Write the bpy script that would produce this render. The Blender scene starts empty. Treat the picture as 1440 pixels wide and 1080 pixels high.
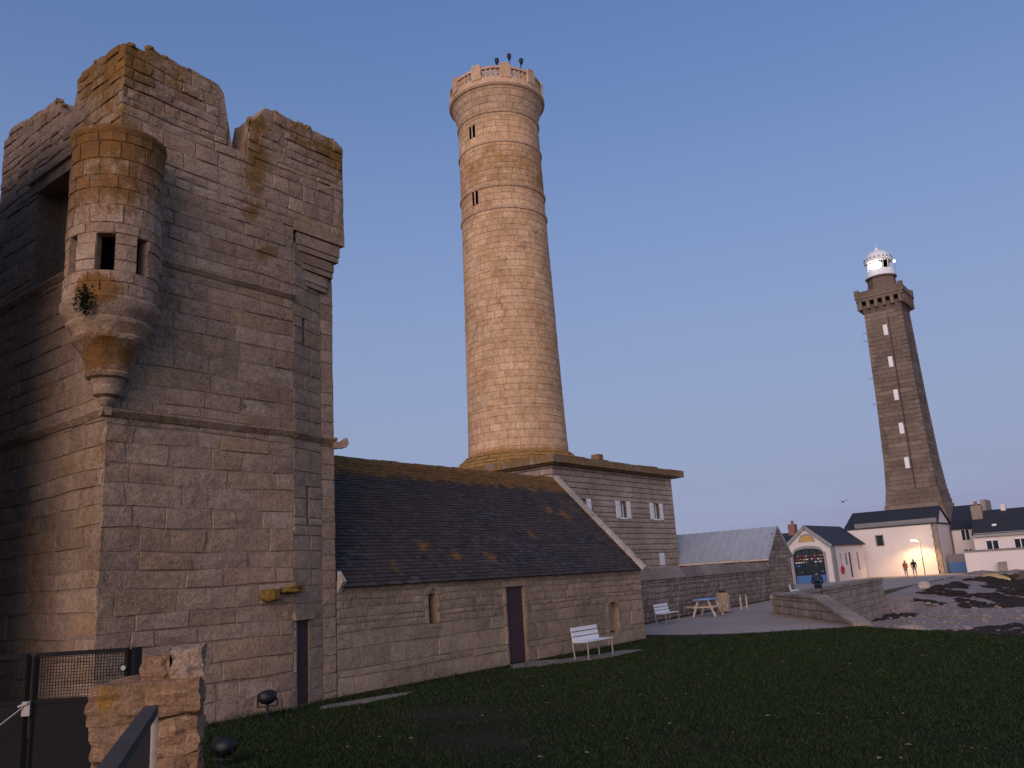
import bpy, bmesh, math, random
import numpy as np
from mathutils import Matrix, Vector, noise as mnoise
from mathutils.geometry import tessellate_polygon

random.seed(7)
R = random.Random(11)
sc = bpy.context.scene
COL = bpy.context.collection
rad = math.radians

# ------------------------------------------------------------------ camera
F_PX, PITCH, ROLL, YAW, EYE = 1177.68, 0.22817, -0.06159, 0.648188, 2.142
fwd = Vector((math.cos(YAW) * math.cos(PITCH), math.sin(YAW) * math.cos(PITCH), math.sin(PITCH)))
rgt = Vector((math.sin(YAW), -math.cos(YAW), 0))
upv = rgt.cross(fwd)
r2 = math.cos(ROLL) * rgt + math.sin(ROLL) * upv
u2 = -math.sin(ROLL) * rgt + math.cos(ROLL) * upv
cam = bpy.data.objects.new('camera', bpy.data.cameras.new('camera'))
COL.objects.link(cam)
M = Matrix((r2, u2, -fwd)).transposed().to_4x4()
M.translation = (0, 0, EYE)
cam.matrix_world = M
cam.data.sensor_width = 36
cam.data.lens = 36 * F_PX / 1440
cam.data.clip_start = 0.1
cam.data.clip_end = 9000
sc.camera = cam
UH = Vector((rgt.x, rgt.y, 0))                 # level "right" of the view
WH = Vector((math.cos(YAW), math.sin(YAW), 0))  # level "forward"


def project(p):
    v = Vector(p) - Vector((0, 0, EYE))
    d = v.dot(fwd)
    if d < 0.1:
        return None
    return (720 + F_PX * v.dot(r2) / d, 540 - F_PX * v.dot(u2) / d)


# ------------------------------------------------------------------ sky, sun, exposure
SUN_AZ, SUN_EL = 197.0, 12.0      # sunset glow behind the camera, to its left
world = bpy.data.worlds.new('World')
sc.world = world
world.use_nodes = True
wt = world.node_tree
bg = wt.nodes['Background']
sky = wt.nodes.new('ShaderNodeTexSky')
sky.sky_type = 'NISHITA'
sky.sun_disc = False
sky.sun_elevation = rad(SUN_EL)
sky.sun_rotation = rad(90 - SUN_AZ)
sky.air_density, sky.dust_density, sky.ozone_density = 1.0, 0.0, 4.0
gam = wt.nodes.new('ShaderNodeGamma')
gam.inputs[1].default_value = 0.55
tint = wt.nodes.new('ShaderNodeMix')
tint.data_type = 'RGBA'
tint.blend_type = 'MULTIPLY'
tint.inputs[0].default_value = 1.0
tint.inputs[7].default_value = (1.06, 1.25, 1.80, 1)
# dusk: a lilac band low all round the horizon
tcw = wt.nodes.new('ShaderNodeTexCoord')
sepw = wt.nodes.new('ShaderNodeSeparateXYZ')
mrw = wt.nodes.new('ShaderNodeMapRange')
mrw.interpolation_type = 'SMOOTHSTEP'
mrw.inputs[1].default_value, mrw.inputs[2].default_value = 0.0, 0.68
mrw.inputs[3].default_value, mrw.inputs[4].default_value = 0.95, 0.0
band = wt.nodes.new('ShaderNodeMix')
band.data_type = 'RGBA'
band.inputs[7].default_value = (0.32, 0.345, 0.51, 1)
SKY_STRENGTH, BAND_GAIN = 0.15, 1.0 / 0.15
band.inputs[7].default_value = (0.305 * BAND_GAIN, 0.355 * BAND_GAIN, 0.515 * BAND_GAIN, 1)
mpw = wt.nodes.new('ShaderNodeMapping')
mpw.inputs['Scale'].default_value = (2.2, 2.2, 16.0)
nzw = wt.nodes.new('ShaderNodeTexNoise')
nzw.inputs['Scale'].default_value = 1.6
nzw.inputs['Detail'].default_value = 3
mr2 = wt.nodes.new('ShaderNodeMapRange')
mr2.interpolation_type = 'SMOOTHSTEP'
mr2.inputs[1].default_value, mr2.inputs[2].default_value = 0.02, 0.16
mr2.inputs[3].default_value, mr2.inputs[4].default_value = 1.0, 0.0
mr3 = wt.nodes.new('ShaderNodeMapRange')
mr3.inputs[1].default_value, mr3.inputs[2].default_value = 0.35, 0.65
mul = wt.nodes.new('ShaderNodeMath')
mul.operation = 'MULTIPLY'
lil = wt.nodes.new('ShaderNodeMix')
lil.data_type = 'RGBA'
lil.inputs[6].default_value = (0.305 / 0.15, 0.355 / 0.15, 0.515 / 0.15, 1)
lil.inputs[7].default_value = (0.30 / 0.15, 0.305 / 0.15, 0.47 / 0.15, 1)
wt.links.new(tcw.outputs['Generated'], mpw.inputs[0])
wt.links.new(mpw.outputs[0], nzw.inputs['Vector'])
wt.links.new(nzw.outputs[0], mr3.inputs[0])
wt.links.new(sepw.outputs[2], mr2.inputs[0])
wt.links.new(mr2.outputs[0], mul.inputs[0])
wt.links.new(mr3.outputs[0], mul.inputs[1])
wt.links.new(mul.outputs[0], lil.inputs[0])
wt.links.new(lil.outputs[2], band.inputs[7])
wt.links.new(sky.outputs[0], gam.inputs[0])
wt.links.new(gam.outputs[0], tint.inputs[6])
wt.links.new(tcw.outputs['Generated'], sepw.inputs[0])
wt.links.new(sepw.outputs[2], mrw.inputs[0])
wt.links.new(mrw.outputs[0], band.inputs[0])
wt.links.new(tint.outputs[2], band.inputs[6])
wt.links.new(band.outputs[2], bg.inputs[0])
bg.inputs[1].default_value = SKY_STRENGTH

sun = bpy.data.objects.new('sun', bpy.data.lights.new('sun', 'SUN'))
COL.objects.link(sun)
sun.data.energy = 3.0
sun.data.angle = rad(60)
sun.data.color = (1.0, 0.78, 0.68)
sd = Vector((math.cos(rad(SUN_AZ)) * math.cos(rad(SUN_EL)), math.sin(rad(SUN_AZ)) * math.cos(rad(SUN_EL)), math.sin(rad(SUN_EL))))
sun.rotation_euler = sd.to_track_quat('Z', 'Y').to_euler()
sun.location = (-20, -5, 30)

vs = sc.view_settings
vs.view_transform = 'Standard'
vs.look = 'None'
vs.gamma = 1
vs.use_curve_mapping = False
vs.exposure = 0.0


# ------------------------------------------------------------------ helpers
def tag(o, label=None, cat=None, group=None, kind=None):
    if label: o['label'] = label
    if cat: o['category'] = cat
    if group: o['group'] = group
    if kind: o['kind'] = kind
    return o


def thing(name, label, cat, loc, group=None):
    o = bpy.data.objects.new(name, None)
    o.empty_display_size = 0.3
    o.location = loc
    COL.objects.link(o)
    return tag(o, label, cat, group)


WORLD_LOC = {}


def wl(o):
    v = Vector((0, 0, 0))
    while o is not None:
        v += o.location
        o = o.parent
    return v


class MB:
    """collects geometry in world coordinates"""
    def __init__(self):
        self.v, self.f = [], []

    def add(self, vs_, fs_):
        n = len(self.v)
        self.v += [tuple(p) for p in vs_]
        self.f += [tuple(i + n for i in q) for q in fs_]
        return self

    def box(self, a, b):
        (x0, y0, z0), (x1, y1, z1) = a, b
        return self.add([(x0, y0, z0), (x1, y0, z0), (x1, y1, z0), (x0, y1, z0), (x0, y0, z1), (x1, y0, z1), (x1, y1, z1), (x0, y1, z1)],
                        [(0, 3, 2, 1), (4, 5, 6, 7), (0, 1, 5, 4), (1, 2, 6, 5), (2, 3, 7, 6), (3, 0, 4, 7)])

    def obox(self, c, ax, ay, az, hx, hy, hz):
        c, ax, ay, az = Vector(c), Vector(ax).normalized(), Vector(ay).normalized(), Vector(az).normalized()
        P = [c + ax * hx * sx + ay * hy * sy + az * hz * sz for sz in (-1, 1) for sx, sy in ((-1, -1), (1, -1), (1, 1), (-1, 1))]
        return self.add(P, [(0, 3, 2, 1), (4, 5, 6, 7), (0, 1, 5, 4), (1, 2, 6, 5), (2, 3, 7, 6), (3, 0, 4, 7)])

    def bar(self, p, q, w, h=None, up=(0, 0, 1)):
        p, q = Vector(p), Vector(q)
        d = (q - p).normalized()
        upw = Vector(up)
        if abs(d.dot(upw)) > 0.95: upw = Vector((1, 0, 0))
        s = d.cross(upw).normalized()
        t = s.cross(d)
        return self.obox((p + q) / 2, d, s, t, (q - p).length / 2, w / 2, (h or w) / 2)

    def tube(self, p, q, r0, r1=None, n=10, cap=True):
        p, q = Vector(p), Vector(q)
        r1 = r0 if r1 is None else r1
        d = (q - p).normalized()
        a = Vector((0, 0, 1)) if abs(d.z) < 0.9 else Vector((1, 0, 0))
        s = d.cross(a).normalized()
        t = d.cross(s)
        P = [c + (s * math.cos(2 * math.pi * i / n) + t * math.sin(2 * math.pi * i / n)) * r for c, r in ((p, r0), (q, r1)) for i in range(n)]
        fs = [(i, (i + 1) % n, n + (i + 1) % n, n + i) for i in range(n)]
        fs = [tuple(reversed(x)) for x in fs]
        if cap: fs += [tuple(range(n)), tuple(reversed(range(n, 2 * n)))]
        return self.add(P, fs)

    def lathe(self, c, prof, n=48, a0=0.0, a1=2 * math.pi):
        """prof: (radius, z) upwards; around vertical axis through c"""
        full = abs(a1 - a0 - 2 * math.pi) < 1e-6
        m = n if full else n + 1
        P = [(c[0] + r * math.cos(a0 + (a1 - a0) * i / n), c[1] + r * math.sin(a0 + (a1 - a0) * i / n), z) for r, z in prof for i in range(m)]
        fs = []
        for k in range(len(prof) - 1):
            for i in range(n):
                j = (i + 1) % m
                fs.append((k * m + i, k * m + j, (k + 1) * m + j, (k + 1) * m + i))
        if full:
            if prof[0][0] > 1e-4: fs.append(tuple(reversed(range(m))))
            if prof[-1][0] > 1e-4: fs.append(tuple(range((len(prof) - 1) * m, len(prof) * m)))
        return self.add(P, fs)

    def prism(self, poly, z0, z1):
        """poly: ccw list of (x, y)"""
        n = len(poly)
        tri = tessellate_polygon([[Vector((x, y, 0)) for x, y in poly]])
        P = [(x, y, z0) for x, y in poly] + [(x, y, z1) for x, y in poly]
        fs = [(i, (i + 1) % n, n + (i + 1) % n, n + i) for i in range(n)]
        for t in tri:
            a, b, c = [Vector((*poly[i], 0)) for i in t]
            t = tuple(t) if (b - a).cross(c - a).z > 0 else tuple(reversed(t))
            fs.append(tuple(n + i for i in t))
            fs.append(tuple(reversed(t)))
        return self.add(P, fs)

    def extrude(self, pts, d):
        """planar polygon pts (3D), extruded by vector d (faces out if pts ccw seen from -d)"""
        n = len(pts)
        d = Vector(d)
        P = [Vector(p) for p in pts]
        nor = Vector((0, 0, 0))
        for i in range(n): nor += (P[i] - P[0]).cross(P[(i + 1) % n] - P[0])
        flip = nor.dot(d) > 0
        fs = [(i, (i + 1) % n, n + (i + 1) % n, n + i) for i in range(n)]
        tri = tessellate_polygon([P])
        caps = []
        for t in tri:
            a, b, c = [P[i] for i in t]
            t = tuple(t) if (b - a).cross(c - a).dot(nor) > 0 else tuple(reversed(t))
            caps.append(t)
            caps.append(tuple(n + i for i in reversed(t)))
        if flip:
            caps = [tuple(reversed(c)) for c in caps]
        else:
            fs = [tuple(reversed(c)) for c in fs]
        return self.add(P + [p + d for p in P], fs + caps)

    def build(self, name, mat, parent=None, smooth=False, origin=None):
        V = np.array(self.v, float)
        if origin is None:
            origin = Vector((V.min(0) + V.max(0)) / 2)
            origin.z = V[:, 2].min()
        origin = Vector(origin)
        me = bpy.data.meshes.new(name)
        me.from_pydata((V - np.array(origin)).tolist(), [], self.f)
        me.materials.append(mat)
        if smooth:
            me.polygons.foreach_set('use_smooth', [True] * len(me.polygons))
        o = bpy.data.objects.new(name, me)
        COL.objects.link(o)
        if parent is not None:
            o.parent = parent
            o.location = origin - wl(parent)
        else:
            o.location = origin
        return o


def smooth_angle(o, ang=40):
    me = o.data
    me.polygons.foreach_set('use_smooth', [True] * len(me.polygons))
    bm = bmesh.new(); bm.from_mesh(me)
    for e in bm.edges:
        if len(e.link_faces) == 2 and e.calc_face_angle(0) > rad(ang): e.smooth = False
    bm.to_mesh(me); bm.free()
    return o


def structure(o): return tag(o, kind='structure')


# ------------------------------------------------------------------ materials
class NT:
    def __init__(self, name):
        self.m = bpy.data.materials.new(name)
        self.m.use_nodes = True
        self.t = self.m.node_tree
        self.b = self.t.nodes['Principled BSDF']
        self.pos = self.n('ShaderNodeNewGeometry')

    def n(self, typ, **kw):
        x = self.t.nodes.new(typ)
        for k, v in kw.items(): setattr(x, k, v)
        return x

    def l(self, a, b): self.t.links.new(a, b)

    def put(self, sock, v):
        if hasattr(v, 'is_linked'): self.l(v, sock)
        else: sock.default_value = v

    def noise(self, scale, detail=4, rough=0.55, dist=0.0, vec=None):
        x = self.n('ShaderNodeTexNoise')
        x.inputs['Scale'].default_value = scale
        x.inputs['Detail'].default_value = detail
        x.inputs['Roughness'].default_value = rough
        x.inputs['Distortion'].default_value = dist
        self.l(vec if vec is not None else self.pos.outputs['Position'], x.inputs['Vector'])
        return x.outputs['Fac']

    def math(self, op, a, b=0.0, c=0.0):
        x = self.n('ShaderNodeMath', operation=op)
        self.put(x.inputs[0], a); self.put(x.inputs[1], b); self.put(x.inputs[2], c)
        return x.outputs[0]

    def mrange(self, v, a, b, c, d, smooth=False):
        x = self.n('ShaderNodeMapRange')
        if smooth: x.interpolation_type = 'SMOOTHSTEP'
        self.put(x.inputs[0], v)
        for i, k in enumerate((a, b, c, d)): self.put(x.inputs[i + 1], k)
        return x.outputs[0]

    def mix(self, f, a, b, mode='MIX'):
        x = self.n('ShaderNodeMix', data_type='RGBA', blend_type=mode)
        self.put(x.inputs[0], f)
        self.put(x.inputs[6], a if hasattr(a, 'is_linked') else (*a, 1))
        self.put(x.inputs[7], b if hasattr(b, 'is_linked') else (*b, 1))
        return x.outputs[2]

    def grey(self, v):
        x = self.n('ShaderNodeCombineXYZ')
        for i in range(3): self.l(v, x.inputs[i])
        return x.outputs[0]

    def scaled(self, s):
        x = self.n('ShaderNodeVectorMath', operation='MULTIPLY')
        self.l(self.pos.outputs['Position'], x.inputs[0])
        x.inputs[1].default_value = s
        return x.outputs[0]

    def ramp(self, v, stops):
        x = self.n('ShaderNodeValToRGB')
        self.l(v, x.inputs[0])
        e = x.color_ramp.elements
        while len(e) < len(stops): e.new(0.5)
        for i, (p, c) in enumerate(stops):
            e[i].position = p
            e[i].color = (*c, 1)
        return x.outputs[0]

    def bump(self, h, strength, dist):
        x = self.n('ShaderNodeBump')
        x.inputs['Strength'].default_value = strength
        x.inputs['Distance'].default_value = dist
        self.l(h, x.inputs['Height'])
        self.l(x.outputs[0], self.b.inputs['Normal'])

    def blobs(self, lst):
        """sum of soft balls (centre, radius, strength, squash z)"""
        tot = None
        for (c, r, s, *sq) in lst:
            d = self.n('ShaderNodeVectorMath', operation='SUBTRACT')
            self.l(self.pos.outputs['Position'], d.inputs[0]); d.inputs[1].default_value = c
            k = self.n('ShaderNodeVectorMath', operation='MULTIPLY')
            self.l(d.outputs[0], k.inputs[0]); k.inputs[1].default_value = sq[0] if sq else (1, 1, 1)
            ln = self.n('ShaderNodeVectorMath', operation='LENGTH')
            self.l(k.outputs[0], ln.inputs[0])
            v = self.mrange(ln.outputs['Value'], 0.0, r, s, 0.0)
            tot = v if tot is None else self.math('MAXIMUM', tot, v)
        return tot


def granite(name, stops, lichen=None, lichen_amt=-0.2, lichen_a=(0.27, 0.125, 0.02), lichen_b=(0.16, 0.085, 0.025),
            bump=0.5, bdist=0.03, speck=0.35, scale=1.0, dark=None, zlichen=None, lscale=1.0):
    t = NT(name)
    oi = t.n('ShaderNodeObjectInfo')
    r = t.math('FRACT', t.math('ADD', t.math('MULTIPLY', t.pos.outputs['Random Per Island'], 3.71), oi.outputs['Random']))
    base = t.ramp(r, stops)
    big = t.noise(0.55 * scale, 3)
    mid = t.noise(5.0 * scale, 5, 0.65)
    fin = t.noise(48.0 * scale, 3, 0.7)
    k = t.math('ADD', t.mrange(big, 0.3, 0.7, 0.74, 1.12), t.mrange(mid, 0.25, 0.75, -0.24, 0.22))
    k = t.math('ADD', k, t.mrange(fin, 0.3, 0.7, -speck, speck))
    k = t.math('ADD', k, t.mrange(t.noise(15.0 * scale, 5, 0.75), 0.3, 0.7, -0.26, 0.26))
    col = t.mix(1.0, base, t.grey(k), 'MULTIPLY')
    # weather stains, dark crust
    st = t.noise(1.1 * scale, 6, 0.7, 0.6)
    col = t.mix(t.mrange(st, 0.56, 0.74, 0.0, 0.45, True), col, (0.05, 0.045, 0.042))
    if lichen is not None or zlichen is not None:
        m = t.blobs(lichen) if lichen else None
        if zlichen:
            sp = t.n('ShaderNodeSeparateXYZ'); t.l(t.pos.outputs['Position'], sp.inputs[0])
            for (za, zb, zc, zd, s) in zlichen:
                g = t.math('MULTIPLY', t.mrange(sp.outputs[2], za, zb, 0, s), t.mrange(sp.outputs[2], zc, zd, 1, 0))
                m = g if m is None else t.math('MAXIMUM', m, g)
        ln = t.math('ADD', t.math('MULTIPLY', t.noise(1.7 * lscale, 6, 0.68, 0.3), 0.75), t.math('MULTIPLY', t.noise(13 * lscale, 4, 0.7), 0.45))
        v = t.math('ADD', t.math('ADD', ln, m), lichen_amt - 0.62)
        fac = t.mrange(v, 0.0, 0.22, 0.0, 0.92, True)
        lc = t.mix(t.mrange(t.noise(4.0, 4), 0.35, 0.65, 0, 1), lichen_a, lichen_b)
        lc = t.mix(1.0, lc, t.grey(t.mrange(fin, 0.3, 0.7, 0.6, 1.45)), 'MULTIPLY')
        col = t.mix(fac, col, lc)
    t.l(col, t.b.inputs['Base Color'])
    t.b.inputs['Roughness'].default_value = 0.93
    t.b.inputs['Specular IOR Level'].default_value = 0.2
    hgt = t.math('ADD', t.math('MULTIPLY', mid, 0.6), t.math('ADD', t.math('MULTIPLY', t.noise(17 * scale, 4, 0.7), 0.45), t.math('MULTIPLY', fin, 0.12)))
    t.bump(hgt, bump, bdist)
    return t.m


def plain(name, c, rough=0.7, metal=0.0, nscale=6.0, var=0.25, bump=0.0, bscale=30.0, spec=0.4, grime=0.0):
    t = NT(name)
    k = t.mrange(t.noise(nscale, 5, 0.65), 0.25, 0.75, 1 - var, 1 + var)
    col = t.mix(1.0, c, t.grey(k), 'MULTIPLY')
    if grime:
        col = t.mix(t.mrange(t.noise(1.3, 6, 0.7, 0.5), 0.5, 0.75, 0, grime, True), col, tuple(x * 0.35 for x in c))
    t.l(col, t.b.inputs['Base Color'])
    t.b.inputs['Roughness'].default_value = rough
    t.b.inputs['Metallic'].default_value = metal
    t.b.inputs['Specular IOR Level'].default_value = spec
    if bump: t.bump(t.noise(bscale, 4, 0.65), bump, 0.02)
    return t.m


def emission(name, c, s):
    t = NT(name)
    t.b.inputs['Base Color'].default_value = (*c, 1)
    t.b.inputs['Emission Color'].default_value = (*c, 1)
    t.b.inputs['Emission Strength'].default_value = s
    return t.m


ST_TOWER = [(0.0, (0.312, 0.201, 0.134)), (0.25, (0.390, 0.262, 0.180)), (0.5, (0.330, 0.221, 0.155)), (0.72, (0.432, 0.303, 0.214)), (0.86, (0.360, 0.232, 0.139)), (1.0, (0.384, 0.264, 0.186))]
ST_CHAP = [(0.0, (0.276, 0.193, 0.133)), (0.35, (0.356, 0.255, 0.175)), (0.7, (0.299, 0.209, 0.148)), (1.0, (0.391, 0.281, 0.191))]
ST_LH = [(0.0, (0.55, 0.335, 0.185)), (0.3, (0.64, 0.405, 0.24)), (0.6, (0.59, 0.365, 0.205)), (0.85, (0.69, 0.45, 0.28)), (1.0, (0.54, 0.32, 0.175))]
ST_ANNEX = [(0.0, (0.37, 0.27, 0.212)), (0.5, (0.41, 0.305, 0.24)), (1.0, (0.45, 0.335, 0.265))]
ST_CORN = [(0.0, (0.235, 0.178, 0.135)), (1.0, (0.29, 0.22, 0.165))]

TL = [((6.6, 13.5, 10.1), 1.7, 0.52), ((6.3, 13.2, 9.3), 1.3, 0.36), ((6.3, 13.2, 7.2), 0.55, 0.62, (1, 1, 1.5)), ((6.5, 13.4, 6.2), 0.7, 0.36),
      ((6.9, 14.4, 12.2), 2.2, 0.44), ((7.6, 13.75, 12.6), 1.6, 0.30), ((8.7, 13.75, 12.5), 0.8, 0.26), ((6.82, 17.2, 12.4), 1.2, 0.2), ((9.7, 13.75, 11.0), 0.9, 0.42, (1.5, 1, 0.55)), ((9.6, 13.75, 9.9), 0.6, 0.38),
      ((9.75, 13.75, 11.9), 0.6, 0.4), ((11.9, 13.75, 12.0), 1.0, 0.42), ((10.9, 13.75, 12.3), 1.3, 0.30), ((11.6, 13.75, 11.2), 1.0, 0.16), ((10.0, 13.75, 9.0), 0.5, 0.3),
      ((6.8, 13.9, 4.9), 0.6, 0.22, (1, 1, 0.5))]
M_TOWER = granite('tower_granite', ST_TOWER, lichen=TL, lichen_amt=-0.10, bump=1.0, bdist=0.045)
M_TURRET = granite('turret_granite', ST_TOWER, lichen=TL, lichen_amt=-0.04, bump=1.0, bdist=0.045, lichen_a=(0.22, 0.095, 0.018), lichen_b=(0.15, 0.072, 0.022))
M_JOINT = granite('old_mortar', [(0, (0.27, 0.19, 0.135)), (1, (0.28, 0.197, 0.14))], speck=0.3, scale=1.6)
M_CHAP = granite('chapel_granite', ST_CHAP, bump=0.5)
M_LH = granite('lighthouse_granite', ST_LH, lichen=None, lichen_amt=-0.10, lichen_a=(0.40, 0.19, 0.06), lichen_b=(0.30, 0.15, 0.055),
               zlichen=[(24.0, 27.5, 28.6, 31.0, 0.24), (8.0, 12.0, 30, 36, 0.12), (8.0, 8.4, 9.4, 9.9, 0.4)], bump=0.35, scale=0.5, lscale=0.5, speck=0.2)
M_LHJ = granite('lighthouse_joint', [(0, (0.36, 0.235, 0.14)), (1, (0.38, 0.245, 0.145))], speck=0.15, scale=0.5)
M_LHRING = granite('lighthouse_moulding', [(0, (0.56, 0.36, 0.23)), (0.5, (0.60, 0.40, 0.26)), (1, (0.52, 0.33, 0.21))], speck=0.15, scale=0.5, bump=0.2)
M_PLINTH = granite('lichened_rubble', ST_LH, lichen=None, zlichen=[(7.0, 7.5, 12, 13, 0.34)], lichen_amt=-0.08, lichen_a=(0.34, 0.17, 0.03), lichen_b=(0.24, 0.14, 0.05), speck=0.2, scale=0.6)
M_ANNEX = granite('annex_granite', ST_ANNEX, bump=0.25, speck=0.2, scale=0.7)
M_ANNEXJ = granite('annex_joint', [(0, (0.10, 0.075, 0.06)), (1, (0.11, 0.08, 0.065))], speck=0.2)
M_CORNICE = granite('lichened_cornice', ST_CORN, lichen=None, zlichen=[(7.0, 7.4, 12, 13, 0.25)], lichen_amt=-0.1, speck=0.2, scale=0.7)
M_RUBBLE = granite('rubble_stone', [(0, (0.17, 0.13, 0.11)), (0.4, (0.26, 0.2, 0.165)), (0.7, (0.21, 0.165, 0.14)), (1, (0.32, 0.25, 0.2))], speck=0.25,
                   lichen=[((33.5, 17.6, 2.4), 2.4, 0.3, (1, 1, 2.2)), ((27.5, 17.2, 2.2), 1.5, 0.25)], lichen_amt=-0.1)
M_SEAWALL = granite('sea_wall_stone', [(0, (0.26, 0.2, 0.16)), (0.5, (0.33, 0.26, 0.21)), (1, (0.29, 0.23, 0.19))], speck=0.25)
M_PILLAR = granite('pillar_granite', [(0, (0.31, 0.175, 0.10)), (0.5, (0.38, 0.22, 0.125)), (1, (0.27, 0.15, 0.085))], lichen=[((2.32, 4.5, 1.66), 0.16, 0.5), ((2.55, 4.2, 1.45), 0.3, 0.25)],
                   lichen_amt=-0.2, lichen_a=(0.42, 0.2, 0.02), scale=2.2, lscale=3.0, bump=0.7)
M_PALE = granite('pale_dressed_stone', [(0, (0.50, 0.42, 0.36)), (1, (0.56, 0.46, 0.39))], speck=0.12, bump=0.2)
M_YELLOW = granite('lichened_corbel', [(0, (0.3, 0.2, 0.1)), (1, (0.32, 0.2, 0.1))], lichen=[((10.3, 13.6, 2.1), 1.4, 0.5)], lichen_amt=-0.08, lichen_a=(0.27, 0.155, 0.025), lichen_b=(0.16, 0.10, 0.03), bump=1.0, bdist=0.05, lscale=4.0, scale=2.0)
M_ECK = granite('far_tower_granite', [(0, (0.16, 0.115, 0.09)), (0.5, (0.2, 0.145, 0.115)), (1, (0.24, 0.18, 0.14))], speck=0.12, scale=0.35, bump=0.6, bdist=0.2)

# slate with lichen near the ridge
def slate_mat():
    t = NT('slate')
    oi = t.pos.outputs['Random Per Island']
    base = t.ramp(oi, [(0, (0.030, 0.024, 0.025)), (0.4, (0.044, 0.036, 0.037)), (0.75, (0.058, 0.045, 0.043)), (1, (0.085, 0.072, 0.072))])
    col = t.mix(1.0, base, t.grey(t.mrange(t.noise(9, 5, 0.7), 0.25, 0.75, 0.7, 1.3)), 'MULTIPLY')
    sp = t.n('ShaderNodeSeparateXYZ'); t.l(t.pos.outputs['Position'], sp.inputs[0])
    zz = t.mrange(sp.outputs[2], 4.75, 5.5, 0.0, 0.52)
    xx = t.mrange(sp.outputs[0], 14.0, 24.0, 0.85, 1.2)
    ridge = t.math('MULTIPLY', zz, xx)
    bl = t.blobs([((23.3, 15.8, 4.0), 0.9, 0.3), ((23.9, 15.0, 3.3), 0.4, 0.26), ((24.0, 16.0, 4.4), 0.9, 0.26), ((17.6, 14.4, 2.75), 0.5, 0.28), ((16.3, 14.5, 2.85), 0.45, 0.28), ((15.4, 14.7, 3.05), 0.5, 0.26),
                  ((14.0, 14.2, 2.62), 0.42, 0.27), ((18.6, 14.9, 3.25), 0.5, 0.2), ((20.4, 15.0, 3.4), 0.45, 0.25), ((13.2, 14.6, 3.0), 0.3, 0.15), ((17.0, 15.0, 3.3), 0.4, 0.17), ((22.5, 15.9, 4.2), 0.7, 0.24)])
    m = t.math('MAXIMUM', ridge, bl)
    col = t.mix(t.math('MULTIPLY', t.mrange(t.noise(0.8, 5, 0.7, 0.3), 0.36, 0.66, 0.1, 0.75), t.mrange(sp.outputs[2], 2.3, 4.2, 0.5, 1.0)), col, (0.098, 0.058, 0.036))
    ln = t.math('ADD', t.math('MULTIPLY', t.noise(2.4, 6, 0.7, 0.4), 0.7), t.math('MULTIPLY', t.noise(15, 4, 0.7), 0.45))
    fac = t.mrange(t.math('ADD', t.math('ADD', ln, m), -0.71), 0.0, 0.16, 0.0, 0.9, True)
    lc = t.mix(t.mrange(t.noise(5.0, 4), 0.35, 0.65, 0, 1), (0.30, 0.13, 0.02), (0.17, 0.082, 0.02))
    col = t.mix(fac, col, lc)
    t.l(col, t.b.inputs['Base Color'])
    t.b.inputs['Roughness'].default_value = 0.7
    t.b.inputs['Specular IOR Level'].default_value = 0.25
    t.bump(t.noise(22, 4, 0.7), 0.35, 0.015)
    return t.m


M_SLATE = slate_mat()
M_DARKSLATE = plain('town_slate', (0.028, 0.028, 0.036), 0.65, var=0.3, nscale=3, bump=0.2)
M_ZINC = plain('zinc_sheet', (0.40, 0.42, 0.45), 0.45, metal=0.25, nscale=1.5, var=0.15)
M_WHITE = plain('white_render', (0.72, 0.63, 0.59), 0.9, nscale=0.8, var=0.06, bump=0.15, bscale=8, grime=0.12)
M_WHITEPAINT = plain('white_paint', (0.78, 0.76, 0.76), 0.5, nscale=9, var=0.08)
M_QUOIN = plain('quoin_stone', (0.28, 0.21, 0.17), 0.9, nscale=2, var=0.3)
M_GREYTRIM = plain('grey_concrete_trim', (0.30, 0.28, 0.27), 0.85, nscale=2, var=0.15)
M_FASCIA = plain('grey_metal_fascia', (0.2, 0.19, 0.19), 0.5, nscale=2, var=0.12)
M_DOOR = plain('old_purple_door_paint', (0.055, 0.027, 0.031), 0.7, nscale=14, var=0.4, bump=0.2)
M_BLUE = plain('blue_paint', (0.07, 0.17, 0.38), 0.5, var=0.15)
M_BLUETOP = plain('pale_blue_paint', (0.24, 0.42, 0.72), 0.5, var=0.12)
M_BLACK = plain('black_metal', (0.008, 0.008, 0.009), 0.5, var=0.3)
M_DARK = plain('painted_dark_void', (0.002, 0.0022, 0.003), 1.0, spec=0.0)  # near-black colour painted in for the shade inside openings
M_GATE = plain('anthracite_gate_paint', (0.014, 0.013, 0.0135), 0.8, var=0.15, spec=0.12)
M_RAIL = plain('grey_galvanised_rail', (0.085, 0.068, 0.06), 0.85, metal=0.0, var=0.15, spec=0.1)
M_STEEL = plain('dull_steel', (0.30, 0.27, 0.25), 0.45, metal=0.5, var=0.15)
M_TIMBER = plain('weathered_timber', (0.52, 0.41, 0.31), 0.8, nscale=12, var=0.25, bump=0.2)
M_TAN = plain('tan_timber_slats', (0.36, 0.25, 0.165), 0.8, nscale=8, var=0.25)
M_SLAB = plain('pale_paving', (0.21, 0.175, 0.135), 0.95, nscale=3, var=0.3, bump=0.4, bscale=14, grime=0.4)
M_YELLOWP = plain('yellow_hull', (0.48, 0.33, 0.12), 0.5, var=0.15)
M_GREENP = plain('green_cloth', (0.03, 0.10, 0.075), 0.8, var=0.3)
M_RED = plain('red_plastic', (0.45, 0.02, 0.03), 0.4, var=0.1)
M_ORANGE = plain('orange_cloth', (0.36, 0.10, 0.04), 0.85, var=0.2)
M_BLACKCLOTH = plain('black_cloth', (0.015, 0.017, 0.022), 0.9, var=0.3)
M_NAVY = plain('navy_cloth', (0.02, 0.035, 0.055), 0.9, var=0.3)
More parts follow.
